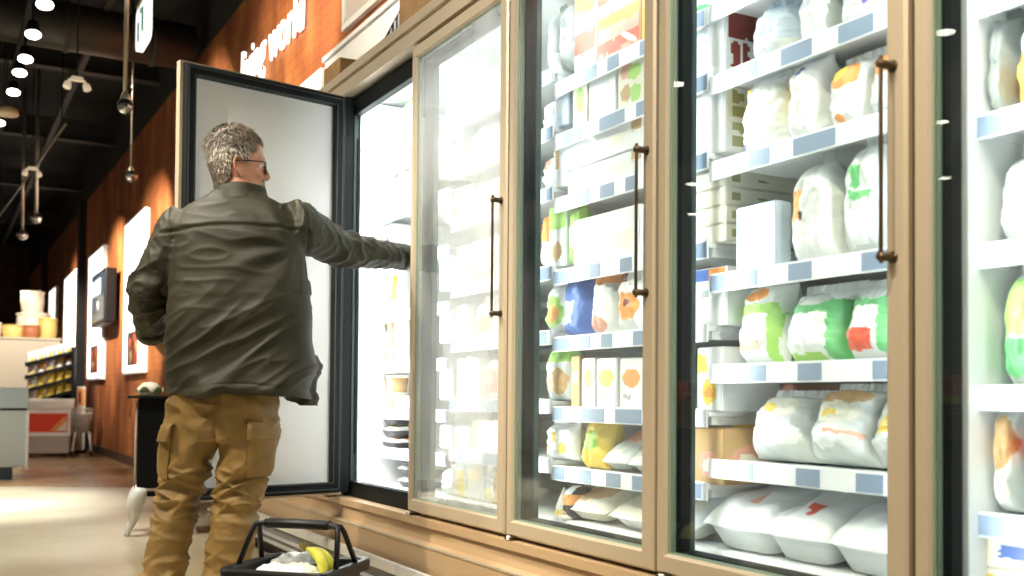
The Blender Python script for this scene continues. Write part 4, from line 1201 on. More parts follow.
b = MB(); rkbox(b, .68, .82, .08, .26, 0, .04, BLACKM, .006); b.build('base', t)

# fruit stand on the other side of the aisle: it shows as a mirror image in the door glass
t = thing('fruit_stand', (-1.62, 4.6, 0), 'dark fruit stand across the aisle, mirrored in the freezer doors', 'stand')
b = MB(); b.box((-2.0, 3.2, .06), (-1.3, 6.1, .66), mat('dark_stand_wood', (.035, .022, .015), .6), .01); b.build('cabinet', t)
b = MB(); b.box((-1.95, 3.25, 0), (-1.36, 6.05, .06), BLACKM); b.build('plinth', t)
WOODC = mat('fruit_crate_wood', (.30, .17, .07), .6, var=.2, vscale=12)
for ci, (cy, cn, fm, fn) in enumerate(((3.72, 'near', ('PY', 'PR', 'PG', 'PO'), 'mixed'), (5.72, 'far', ('PR', 'PDR', 'PR', 'PDR'), 'red'))):
    t = thing('fruit_crate', (-1.62, cy, .66), f'slatted {cn} crate of {fn} apples on the dark fruit stand', 'crate', 'fruit crates')
    b = MB()
    for z in (.665, .73, .795):
        b.box((-1.92, cy-.26, z), (-1.90, cy+.26, z+.05), WOODC, .002); b.box((-1.34, cy-.26, z), (-1.32, cy+.26, z+.05), WOODC, .002)
        b.box((-1.90, cy-.26, z), (-1.34, cy-.245, z+.05), WOODC, .002); b.box((-1.90, cy+.245, z), (-1.34, cy+.26, z+.05), WOODC, .002)
    for x in (-1.915, -1.345):
        for y in (cy-.245, cy+.225): b.box((x, y, .66), (x+.02, y+.02, .85), WOODC)
    b.box((-1.91, cy-.25, .66), (-1.33, cy+.25, .672), WOODC); b.build('slats', t)
    g = 0
    for i in range(4):
        for j in range(4):
            g += 1
            fx, fy, fz = -1.84+.145*i+.01*math.sin(g*2.1), cy-.19+.125*j+.01*math.cos(g*1.7), .845+.012*math.sin(g*3.3)
            fmt = globals()[fm[(j if ci == 0 else g) % 4]]
            a = thing('apple', (fx, fy, fz-.05), f'apple in the {cn} crate, row {ORD[i]}, {ORD[j]} from the near end', 'apple', 'apples in the crates')
            b = MB(); b.lathe((fx, fy, fz), [(.006, -.046), (.03, -.05), (.052, -.025), (.058, .01), (.048, .04), (.025, .05), (.006, .038)], fmt, 16); b.build('flesh', a)
            b = MB(); b.tube([(fx, fy, fz+.036), (fx+.004, fy, fz+.06)], .003, PBR, 6); b.build('stem', a)
    for i in range(3):
        for j in range(3):
            g += 1
            fx, fy, fz = -1.77+.145*i, cy-.128+.125*j, .935+.012*math.sin(g*2.3)
            fmt = globals()[fm[(j+1 if ci == 0 else g) % 4]]
            a = thing('apple', (fx, fy, fz-.05), f'apple heaped on top of the {cn} crate, row {ORD[i]}, {ORD[j]} from the near end', 'apple', 'apples in the crates')
            b = MB(); b.lathe((fx, fy, fz), [(.006, -.046), (.03, -.05), (.052, -.025), (.058, .01), (.048, .04), (.025, .05), (.006, .038)], fmt, 16); b.build('flesh', a)
            b = MB(); b.tube([(fx, fy, fz+.036), (fx+.004, fy, fz+.06)], .003, PBR, 6); b.build('stem', a)
    # layer underneath
    b = MB(); b.box((-1.89, cy-.24, .675), (-1.35, cy+.24, .79), mat('crate_paper', (.25, .16, .10), .8), .01); b.build('paper_lining', t)

# black display pedestal on white curved legs, with a wrapped cauliflower
PX = V((.985, -.170, 0)); PY_ = V((.170, .985, 0)); PC0 = V((1.155, 6.56, 0))
def pd(u, v, z): return PC0 + PX*u + PY_*v + V((0, 0, z))
def pbox(mb, u0, u1, v0, v1, z0, z1, m_, bev=.004):
    lo, hi = V((u0, v0, z0)), V((u1, v1, z1)); cc = (lo+hi)/2
    k = MB(); k.box(lo-cc, hi-cc, m_, bev); mb.add([pd(*(v+cc)) for v in k.v], k.f, m_)
t = thing('display_pedestal', tuple(pd(.05, .1, 0)), 'black display pedestal on curved white legs left of the open door', 'pedestal')
b = MB(); pbox(b, -.085, .20, 0, .24, .235, .835, BLACKM, .006); b.build('cabinet', t)
b = MB(); pbox(b, -.145, .24, -.04, .28, .835, .852, BLACK, .005); b.build('top_plate', t)
b = MB(); pbox(b, -.09, .205, -.006, .0, .27, .285, mat('beige_trim_line', (.45, .38, .28), .5), .001); b.build('trim_line', t)
for u, v in ((-.095, .0), (.21, .0), (-.095, .24), (.21, .24)):
    b = MB(); b.tube([pd(u, v, .27), pd(u, v, .82)], .006, mat('pale_edge_profile', (.62, .52, .38), .4), 8); b.build('edge_profile', t, label='pale edge profile')
LEGW = mat('aged_white_paint', (.72, .68, .58), .4)
for u, v, s_ in ((-.06, -.01, -1), (.18, -.01, 1), (-.06, .25, -1), (.18, .25, 1)):
    b = MB()
    b.tube([pd(u, v, .29), pd(u+s_*.005, v, .265), pd(u+s_*.025, v, .22), pd(u+s_*.035, v, .17), pd(u+s_*.035, v, .12), pd(u+s_*.045, v, .08), pd(u+s_*.062, v, .045), pd(u+s_*.075, v, .015), pd(u+s_*.08, v, 0)],
           [.03, .045, .052, .046, .033, .022, .017, .018, .014], LEGW, 16)
    b.build('leg', t, label='curved white leg')
b = MB()
for i in range(7):
    c = pd(-.125, -.035, .83-.018*i)+PX*(.004*math.sin(i))
    b.tube([c+V((0, 0, .009)), c+PX*.006, c-V((0, 0, .009)), c-PX*.006, c+V((0, 0, .009))], .002, BRONZE, 6)
b.build('chain', t)
t = thing('cauliflower', tuple(pd(-.02, .1, .852)), 'pale cauliflower head lying on the black pedestal', 'vegetable')
b = MB(); bm = bmesh.new(); bmesh.ops.create_icosphere(bm, subdivisions=4, radius=1)
for v in bm.verts:
    n_ = 1+.14*abs(noise.noise(v.co*3.2))+.07*abs(noise.noise(v.co*8))
    v.co = V((v.co.x*.068*n_, v.co.y*.068*n_, max(-.5, v.co.z)*.056*n_))
b.bm(bm, mat('cauliflower_cream', (.80, .70, .52), .6), pd(-.02, .1, .881), None, True); b.build('curd', t)
b = MB()
for k in range(6):
    a = k*math.pi/3; dr = V((math.cos(a), math.sin(a), 0)); sd_ = V((-dr.y, dr.x, 0)); c = pd(-.02, .1, .855)
    b.add([c+dr*.03-sd_*.03, c+dr*.03+sd_*.03, c+dr*.075-sd_*.034+V((0, 0, .022)), c+dr*.075+sd_*.034+V((0, 0, .022)), c+dr*.085-sd_*.014+V((0, 0, .052)), c+dr*.085+sd_*.014+V((0, 0, .052))], [[0, 1, 3, 2], [2, 3, 5, 4]], mat('cauliflower_leaf', (.42, .46, .20), .5), True)
b.build('leaf', t)

# ------------------------------------------------------------------ shopping basket with its contents
BO = V((.864, 2.726, 0)); E1 = V((.705, -.709, 0)).normalized()
E2 = V((E1.y, -E1.x, 0))   # towards the camera
def bk(u, v, z): return BO + E1*u + E2*v + V((0, 0, z))
HB = .165
BZ = .40
t = thing('shopping_basket', tuple(BO), 'black plastic shopping basket with raised handle on the floor beside the man', 'basket')
def rrect(hu, hv, z, r=.03, n=5):
    pts = []
    for cx, cy, a0 in ((hu-r, hv-r, 0), (-hu+r, hv-r, 90), (-hu+r, -hv+r, 180), (hu-r, -hv+r, 270)):
        for k in range(n+1):
            a = R(a0+90*k/n); pts.append(bk(cx+r*math.cos(a), cy+r*math.sin(a), z))
    return pts
b = MB()
b.loft([rrect(.105, .105, .012), rrect(.11, .11, .02), rrect(.136, .136, BZ-.03), rrect(.137, .137, BZ-.028), rrect(.134, .134, BZ-.028), rrect(.104, .104, .026), rrect(.02, .02, .024, .01)], BLACK, smooth=False, caps=True)
b.build('body', t)
b = MB()
b.loft([rrect(.136, .136, BZ-.034), rrect(.154, .154, BZ-.030), rrect(.156, .156, BZ-.006), rrect(.153, .153, BZ), rrect(.138, .138, BZ), rrect(.133, .133, BZ-.006), rrect(.133, .133, BZ-.034), rrect(.136, .136, BZ-.034)], BLACK, smooth=False, caps=False)
b.build('rim', t)
b = MB()
for i in range(7):
    u = -.09+.03*i
    for s_ in (-1, 1):
        b.tube([bk(u*1.0, s_*.112, .04), bk(u*1.2, s_*.137, BZ-.05)], .004, BLACK, 6)
        b.tube([bk(s_*.112, u*1.0, .04), bk(s_*.137, u*1.2, BZ-.05)], .004, BLACK, 6)
b.build('rib', t)
HZ = BZ+.105
for s_ in (-1, 1):
    b = MB()
    e = .122
    b.tube([bk(-.144, s_*.062, BZ-.004), bk(-e-.006, s_*.02, HZ-.02), bk(-e, s_*.012, HZ-.004), bk(-e+.02, s_*.009, HZ), bk(e-.02, s_*.009, HZ), bk(e, s_*.012, HZ-.004), bk(e+.006, s_*.02, HZ-.02), bk(.144, s_*.062, BZ-.004)], .0075, BLACK, 10)
    b.tube([bk(-e+.025, s_*.0095, HZ), bk(-e+.03, s_*.0095, HZ), bk(e-.03, s_*.0095, HZ), bk(e-.025, s_*.0095, HZ)], [.009, .0125, .0125, .009], BLACK, 12)
    b.build('handle', t)
for u, v in ((-.09, -.09), (.09, -.09), (-.09, .09), (.09, .09)):
    b = MB(); c = bk(u, v, .012); b.tube([c-E1*.008, c+E1*.008], .012, BLACK, 12); b.build('wheel', t)
def bko(c, tilt=0):
    def f(u, n, z):
        # pack laid flat: its height runs along E1
        return c + E1*(z*math.cos(tilt)) + V((0, 0, 1))*(n+z*math.sin(tilt)) + E2*u
    return f
bb, ss = pouch(bko(bk(-.105, .03, BZ-.055), .06), .13, .17, .045, PW, [(e_, .2, .8, .3, .8, PC)], 91)
r0 = thing('food_packet', tuple(bk(0, .02, BZ-.05)), 'flat white food packet lying in the black shopping basket', 'packet')
bb.build('bag_body', r0); [q_.build('seal', r0) for q_ in ss]
bb, ss = pouch(bko(bk(-.11, -.07, BZ-.05), .15), .09, .13, .05, PGR, [(e_, .3, .8, .3, .8, PCLR)], 92)
r0 = thing('food_packet', tuple(bk(-.06, -.09, BZ-.05)), 'grey translucent packet tucked in the far corner of the shopping basket', 'packet')
bb.build('bag_body', r0); [q_.build('seal', r0) for q_ in ss]
t = thing('potato_net', tuple(bk(0, 0, .03)), 'pale goods filling the bottom of the shopping basket', 'groceries')
bm = bmesh.new(); bmesh.ops.create_icosphere(bm, subdivisions=4, radius=1)
for v in bm.verts:
    n_ = 1+.10*noise.noise(v.co*2.5)
    v.co = V((v.co.x*.095*n_, v.co.y*.095*n_, v.co.z*.145))
b = MB(); b.bm(bm, PCLR, bk(0, 0, .178), None, True); b.build('bag_body', t)
b = MB(); b.tube([bk(0, 0, .312), bk(.004, 0, .322), bk(.01, 0, .328)], [.012, .008, .016], PCLR, 10); b.build('tied_neck', t)
t = thing('banana_bunch', tuple(bk(.07, .0, BZ-.03)), 'small bunch of green tipped bananas standing in the shopping basket', 'bananas')
BAN = mat('banana_yellow_green', (.62, .62, .06), .45, var=.25, vscale=20); BANT = mat('banana_stem', (.22, .17, .03), .6)
st = bk(.015, -.01, BZ+.040)
for k, (du, dv) in enumerate(((.070, -.035), (.062, .0), (.075, .032))):
    b = MB(); e = bk(.02+du, dv, BZ-.055)
    pts = [st.lerp(e, q) + (E1*.02+V((0, 0, .022)))*math.sin(q*math.pi) for q in [i/10 for i in range(11)]]
    b.tube(pts, [.005, .006, .010, .013, .0145, .015, .015, .014, .012, .009, .004], BAN, 8); b.build('banana', t)
b = MB(); b.tube([st-E1*.008+V((0, 0, .012)), st+V((0, 0, .004)), st+E1*.006-V((0, 0, .006))], [.011, .0105, .008], BANT, 10); b.build('stem', t)

# ------------------------------------------------------------------ the man (modelled facing away, x right, y away from the camera)
MAN = V((.90, 3.485, 0))
def fuse(mb, voxel, smooth=6):
    """one continuous skin from overlapping closed shapes"""
    o = mb.build('shape', origin=(0, 0, 0))
    md = o.modifiers.new('r', 'REMESH'); md.mode = 'VOXEL'; md.voxel_size = voxel
    if smooth:
        ms = o.modifiers.new('s', 'SMOOTH'); ms.factor = .5; ms.iterations = smooth
    dg = bpy.context.evaluated_depsgraph_get()
    me = bpy.data.meshes.new_from_object(o.evaluated_get(dg))
    old = o.data
    bpy.data.objects.remove(o); bpy.data.meshes.remove(old)
    return me
def put(me, name, mats, parent=None, label=None):
    me.name = name
    me.materials.clear()
    for q in mats: me.materials.append(q)
    me.polygons.foreach_set('use_smooth', [True]*len(me.polygons))
    me.update()
    o = bpy.data.objects.new(name, me); COL.objects.link(o)
    if parent: o.parent = parent
    if label: o['label'] = label
    return o
def displace(me, fn):
    """push every vertex along its normal by fn(position, normal)"""
    nn = [v.normal.copy() for v in me.vertices]
    dd = [fn(v.co, n) for v, n in zip(me.vertices, nn)]
    for v, n, d in zip(me.vertices, nn, dd): v.co += n*d
    me.update()
def smoothstep(a, b, x):
    t = max(0.0, min(1.0, (x-a)/(b-a))); return t*t*(3-2*t)
def ridge(p, s=0.0):
    n = abs(noise.noise(p+V((s, s*.7, -s))))*2.2
    return 1-2*min(1, n)**.75
def erings(spec, n=28, power=2.3):
    """spec rows: centre (x,y,z), half width, half depth; level rings"""
    out = []
    for c, a, b in spec:
        ring = []
        for k in range(n):
            t = 2*math.pi*k/n; ct, st_ = math.cos(t), math.sin(t)
            ring.append(V(c)+V((math.copysign(abs(ct)**(2/power), ct)*a, math.copysign(abs(st_)**(2/power), st_)*b, 0)))
        out.append(ring)
    return out

SKIN = mat('skin', (.50, .235, .145), .5, var=.10, vscale=30)
JKT = mat('olive_charcoal_waxed_cloth', (.027, .026, .0145), .58, var=.28, vscale=8, bump=.12, bscale=260, spec=.28)
JKT_D = mat('jacket_dark_edge', (.020, .020, .016), .6)
TRS = mat('ochre_khaki_cotton', (.235, .145, .040), .60, var=.25, vscale=11, bump=.1, bscale=320)
TRS_S = mat('trouser_seam', (.15, .092, .028), .65)
HAIRM = [mat('hair_grey', (.30, .26, .20), .45), mat('hair_brown', (.115, .078, .045), .45), mat('hair_silver', (.50, .46, .38), .4), mat('hair_dark', (.05, .035, .024), .5)]

# limb lines shared by body and clothes
LSH, LEL, LWR = V((-.195, .0, 1.435)), V((-.318, -.02, 1.205)), V((-.350, .13, 1.068))
RSH, REL, RWR = V((.165, .0, 1.44)), V((.292, .21, 1.388)), V((.505, .46, 1.392))
HIPL, KNL, ANL = V((-.145, .0, .86)), V((-.205, .02, .49)), V((-.272, .0, .09))
HIPR, KNR, ANR = V((.02, .0, .86)), V((-.012, .03, .49)), V((-.062, -.02, .09))
HEAD_C = V((-.026, .012, 1.638))
HYAW = R(-70)
HR = Matrix.Rotation(HYAW, 3, 'Z') @ Matrix.Rotation(R(3), 3, 'X')
def hd(x, y, z): return HEAD_C + HR @ V((x, y*.93, z))

b = MB()
HEADROWS = [(-.128, .062, .020, .018), (-.120, .080, -.005, .036), (-.104, .091, -.030, .052), (-.085, .093, -.050, .062), (-.066, .092, -.066, .067), (-.045, .090, -.080, .0705),
            (-.020, .0865, -.094, .0740), (.0, .0900, -.101, .0765), (.018, .0945, -.104, .0780), (.042, .0955, -.106, .0785), (.070, .090, -.104, .0765), (.096, .076, -.095, .0700), (.117, .054, -.078, .0570), (.131, .022, -.050, .0370), (.136, -.005, -.022, .012)]
HAIRROWS = [(z, f, (min(bk_, -.0865+.25*max(0, -.06-z)) if z < -.03 else bk_), hw) for z, f, bk_, hw in HEADROWS]
rings = []
for z, f, bk_, hw in HEADROWS:
    cy, hd_ = (f+bk_)/2, (f-bk_)/2
    ring = []
    for k in range(32):
        t = 2*math.pi*k/32; ct, st_ = math.cos(t), math.sin(t)
        ring.append(hd(math.copysign(abs(ct)**.92, ct)*hw, cy+math.copysign(abs(st_)**.92, st_)*hd_, z))
    rings.append(ring)
b.loft(rings, SKIN)
# nose, brow, lips, cheeks, ears
b.tube([hd(0, .086, .012), hd(0, .097, -.005), hd(0, .103, -.024), hd(0, .107, -.035), hd(0, .096, -.045)], [.006, .0075, .0095, .0115, .009], SKIN, 12)
for s_ in (-1, 1):
    b.ball(hd(s_*.0115, .098, -.039), .0085, SKIN, 6)
    b.tube([hd(s_*.010, .092, .016), hd(s_*.032, .089, .022), hd(s_*.052, .072, .015)], [.007, .0085, .006], SKIN, 8)
    b.ball(hd(s_*.043, .062, -.035), (.022, .02, .018), SKIN, 6)
    # ear: thin dish, rolled rim, lobe
    def ea(y, z, o_): return hd(s_*(.0745+o_-.35*(y-.0)), y-.004, z-.016)
    er = [[ea(.014*math.cos(t)*sc_, .027*math.sin(t)*sc_-.15*.014*math.cos(t)*sc_, o_) for t in [2*math.pi*k/16 for k in range(16)]] for sc_, o_ in ((.75, -.012), (.95, .002), (1.0, .004), (.9, .006), (.5, .003))]
    b.loft(er, SKIN)
    b.tube([ea(.013, .004, .004), ea(.014, .016, .006), ea(.007, .028, .008), ea(-.004, .032, .010), ea(-.014, .026, .011), ea(-.018, .010, .011), ea(-.015, -.008, .010), ea(-.007, -.020, .008), ea(.002, -.027, .006), ea(.008, -.024, .004)], [.0035, .004, .0045, .005, .005, .005, .0045, .0045, .0065, .0045], SKIN, 8)
b.tube([hd(-.024, .083, -.0705), hd(-.008, .0945, -.068), hd(.008, .0945, -.068), hd(.024, .083, -.0705)], [.003, .0052, .0052, .003], SKIN, 8)
b.tube([hd(-.021, .084, -.077), hd(0, .0945, -.0785), hd(.021, .084, -.077)], [.003, .006, .003], SKIN, 8)
# neck and trunk
b.tube([hd(0, -.025, -.04), V((-.018, .0, 1.565)), V((-.018, -.006, 1.50)), V((-.018, -.005, 1.44))], [.058, .060, .066, .085], SKIN, 20)
b.loft(erings([((-.02, 0, 1.50), .10, .075), ((-.016, 0, 1.46), .165, .09), ((-.014, 0, 1.40), .185, .11), ((-.012, 0, 1.28), .175, .115), ((-.02, 0, 1.10), .155, .105), ((-.05, 0, .98), .165, .105), ((-.06, 0, .88), .165, .11), ((-.06, 0, .80), .12, .09)]), SKIN)
for p0, p1, p2, r0_, r1_, r2_ in ((LSH, LEL, LWR, .058, .042, .028), (RSH, REL, RWR, .058, .042, .028), (HIPL, KNL, ANL, .078, .052, .036), (HIPR, KNR, ANR, .078, .052, .036)):
    pts = [p0.lerp(p1, q) for q in (0, .25, .5, .75)]+[p1.lerp(p2, q) for q in (0, .25, .5, .75, 1)]
    rr_ = [r0_, r0_*.98, (r0_+r1_)/2, r1_*1.05, r1_, r1_*1.02, (r1_*.6+r2_*.4), r2_*1.08, r2_]
    b.tube(pts, rr_, SKIN, 16)
def hand(b, w, fdir, side, back, curl, spread=1.0):
    """w wrist, fdir direction of the fingers, side towards the thumb, back out of the back of the hand; returns nothing"""
    f = fdir.normalized(); s_ = (side-f*side.dot(f)).normalized(); n_ = f.cross(s_)
    if n_.dot(back) < 0: n_ = -n_
    q = lambda a, c, d: w + f*a + s_*c + n_*d
    rs = []
    for a, hw, ht in ((-.01, .026, .021), (.02, .030, .019), (.05, .038, .017), (.078, .041, .0145), (.092, .038, .011)):
        rs.append([q(a, hw*math.cos(t), ht*math.sin(t)) for t in [2*math.pi*k/18 for k in range(18)]])
    b.loft(rs, SKIN)
    tips = []
    for i, (c, ln, r_f) in enumerate(((.030, .072, .0088), (.010, .080, .0092), (-.011, .075, .0088), (-.031, .060, .0078))):
        p = q(.080, c, 0); a = curl*.35; pts = [q(.06, c, 0), p]
        for j, part in enumerate((.45, .31, .24)):
            d_ = f*math.cos(a) - n_*math.sin(a) + s_*(c*1.6*spread)
            p = p + d_.normalized()*ln*part; pts.append(p); a += curl*(.55+.12*i)
        b.tube(pts, [r_f*1.1, r_f*1.08, r_f*1.02, r_f*.95, r_f*.68], SKIN, 10)
        tips.append((pts[-1], (pts[-1]-pts[-2]).normalized(), n_, r_f))
    pts = [q(.012, .020, -.004), q(.034, .046, -.010), q(.060, .060, -.018), q(.080, .064, -.026)]
    b.tube(pts, [.0135, .0125, .0105, .0075], SKIN, 10)
    return tips
TL = hand(b, LWR+V((.004, .020, -.012)), V((.48, .66, -.50)), V((.3, .5, .9)), V((-.8, .5, .1)), .55)
TR = hand(b, RWR+V((.02, .02, 0)), V((.60, .78, .03)), V((-.2, .1, 1)), V((.6, -.5, .1)), .8)
me = fuse(b, .0042, 3)
man = put(me, 'person', [SKIN], label='grey haired man in olive jacket and khaki cargo trousers reaching into the open freezer')
man['category'] = 'person'
man.location = MAN
man.rotation_euler = (0, 0, -_a)
man['base'] = (0, 0, 0)
def pbuild(mb, name, parent=None, label=None):
    o = mb.build(name, parent or man, origin=(0, 0, 0)); o['base'] = (0, 0, 0)
    if label: o['label'] = label
    return o

# eyes
for s_ in (-1, 1):
    e = MB(); e.ball(hd(s_*.031, .0735, -.006), .0115, mat('eye_white', (.75, .72, .68), .2), 10)
    e.tube([hd(s_*.0315, .0850, -.006), hd(s_*.0315, .0862, -.006)], .0055, mat('iris', (.06, .05, .04), .2), 14)
    pbuild(e, 'eye')
# spectacles
g = MB(); FRM = mat('spectacle_frame', (.03, .03, .035), .3, .4)
for s_ in (-1, 1):
    ring = [hd(s_*.034+.025*math.cos(t), .0965-.5*abs(.025*math.cos(t)+s_*0)*.12, -.008+.019*math.sin(t)) for t in [2*math.pi*k/24 for k in range(25)]]
    g.tube(ring, .0016, FRM, 6)
    g.tube([hd(s_*.059, .094, -.002), hd(s_*.076, .085, .001), hd(s_*.0815, .05, .003), hd(s_*.084, .005, .004), hd(s_*.085, -.018, .0), hd(s_*.084, -.030, -.014)], .0019, FRM, 8)
g.tube([hd(-.010, .097, -.003), hd(0, .1005, .0), hd(.010, .097, -.003)], .0016, FRM, 8)
sp_ = pbuild(g, 'spectacles')
g = MB(); LENS = glass_mat('spectacle_lens', (.95, .97, .97), 0, 0)
for s_ in (-1, 1):
    g.add([hd(s_*.034+.0245*math.cos(t), .096, -.008+.0185*math.sin(t)) for t in [2*math.pi*k/20 for k in range(20)]], [list(range(20))], LENS)
pbuild(g, 'lens', sp_)

# hair: short strands over the scalp, and a clipped beard
def strands(name, count, region, length, lift, seed, weights, down=.9, width=.0016, base_mb=None):
    r = random.Random(seed); mbs = MB()
    tot = 0; tries = 0
    while tot < count and tries < count*14:
        tries += 1
        # a random spot on the head rows
        z = r.uniform(-.125, .136)
        for i in range(len(HAIRROWS)-1):
            if HAIRROWS[i][0] <= z <= HAIRROWS[i+1][0]: break
        q = (z-HAIRROWS[i][0])/(HAIRROWS[i+1][0]-HAIRROWS[i][0])
        f, bk_, hw = [HAIRROWS[i][j]*(1-q)+HAIRROWS[i+1][j]*q for j in (1, 2, 3)]
        t = r.uniform(0, 2*math.pi); ct, st_ = math.cos(t), math.sin(t)
        x, y = math.copysign(abs(ct)**.92, ct)*hw, (f+bk_)/2+math.copysign(abs(st_)**.92, st_)*(f-bk_)/2
        k = region(x, y, z)
        if r.random() > k: continue
        dz = .35 if z < .06 else .35+(z-.06)*30
        nrm = V((x/.078**2, (y+.006)/.100**2, max(0, z-.02)/.105**2 if z > .02 else (z-.02)*.25/.105**2)).normalized()
        p = V((x, y, z))+nrm*.001
        flow = p-V((.012, -.055, .16))
        flow.z = flow.z*1.2-.02
        tang = (flow - nrm*flow.dot(nrm)).normalized()
        jit = V((r.gauss(0, .22), r.gauss(0, .22), r.gauss(0, .22)))
        L = length(x, y, z)*r.uniform(.7, 1.25)
        d1 = (nrm*lift(x, y, z)+tang*down+jit).normalized()
        p1 = p+d1*L*.55
        d2 = (d1+tang*.6-nrm*.25).normalized()
        p2 = p1+d2*L*.5
        sd_ = nrm.cross(d1).normalized()*width
        m_ = HAIRM[r.choices(range(4), weights(x, y, z))[0]]
        hds = [hd(*(p-sd_)), hd(*(p+sd_)), hd(*(p1-sd_*.8)), hd(*(p1+sd_*.8)), hd(*p2)]
        mbs.add(hds, [[0, 1, 3, 2], [2, 3, 4]], m_, False)
        tot += 1
    o = pbuild(mbs, name)
    return o
def scalp(x, y, z):
    line = .078 if y > .055 else (.045 if y > .03 else (.005 if y > .012 else (.012 if y > -.02 else -.035-.9*min(.075, max(0, -.02-y)))))
    if abs(x) > .06 and -.03 < y < .014 and z < .024: return 0
    return 1 if z > line else 0
# a cap under the strands keeps the scalp covered
cap = MB()
rows = [r0 for r0 in HAIRROWS if r0[0] >= -.11]
vs, fs, n = [], [], 40
for z, f, bk_, hw in rows:
    for k in range(n):
        t = 2*math.pi*k/n; ct, st_ = math.cos(t), math.sin(t)
        vs.append(V((math.copysign(abs(ct)**.92, ct)*(hw+.0035), (f+bk_)/2+math.copysign(abs(st_)**.92, st_)*((f-bk_)/2+.0035), z+(.0035 if z > .09 else 0))))
for i in range(len(rows)-1):
    for k in range(n):
        q = [i*n+k, i*n+(k+1) % n, (i+1)*n+(k+1) % n, (i+1)*n+k]
        c = sum((vs[j] for j in q), V())/4
        if scalp(c.x, c.y, c.z): fs.append(q)
fs.append([(len(rows)-1)*n+k for k in range(n)])
cap.add([hd(*v) for v in vs], fs, HAIRM[1], True)
hw_ = lambda x, y, z: ((3, 5, 1, 2) if z > .075 else ((.5, 4, .1, 7) if z < -.030 else ((4, 2.5, 3, .6) if z > .0 else (3, 4, 1.5, 1.5))))
hair = strands('hair', 11000, scalp, lambda x, y, z: (.026 if y < .045 else .017) if z > .07 else (.020 if z > .01 else .012), lambda x, y, z: .55 if z > .07 else .28, 5, hw_)
cp = pbuild(cap, 'hair_base', hair)
def beardline(x, y, z):
    if y < .030 or z > -.045: return 0
    if abs(x) < .026 and -.082 < z < -.064 : return 0
    return 1 if (z < -.088 or (z < -.046 and abs(x) < .034)) else 0
strands('beard', 2600, beardline, lambda x, y, z: .011, lambda x, y, z: .5, 9, lambda x, y, z: ((2, 4, 1, 5) if z > -.066 else (4, 2, 4, .5)), 1.0, .0012)

# jacket
b = MB()
TORSO = [((-.010, .005, .858), .252, .168), ((-.006, .005, .90), .251, .165), ((-.002, .0, 1.01), .250, .160), ((-.004, .0, 1.12), .242, .154), ((-.008, .0, 1.22), .234, .148),
         ((-.016, .0, 1.32), .226, .142), ((-.016, -.002, 1.39), .220, .134), ((-.017, -.004, 1.44), .212, .120), ((-.018, -.004, 1.478), .192, .104), ((-.019, -.003, 1.508), .148, .090), ((-.019, -.001, 1.530), .106, .080), ((-.019, .0, 1.548), .082, .076), ((-.019, .002, 1.556), .074, .070)]
b.loft(erings(TORSO, 40, 2.5), JKT)
def sleeve(p0, p1, p2, rr_):
    n0 = [p0.lerp(p1, q) for q in (-.12, .12, .4, .7)]+[p1.lerp(p2, q) for q in (.02, .3, .6, .85, 1.0)]
    # round the elbow
    b.tube(n0, rr_, JKT, 22)
sleeve(LSH, LEL, LWR, [.078, .086, .078, .071, .068, .064, .059, .053, .050])
sleeve(RSH, REL, RWR, [.080, .090, .078, .069, .069, .062, .055, .049, .0465])
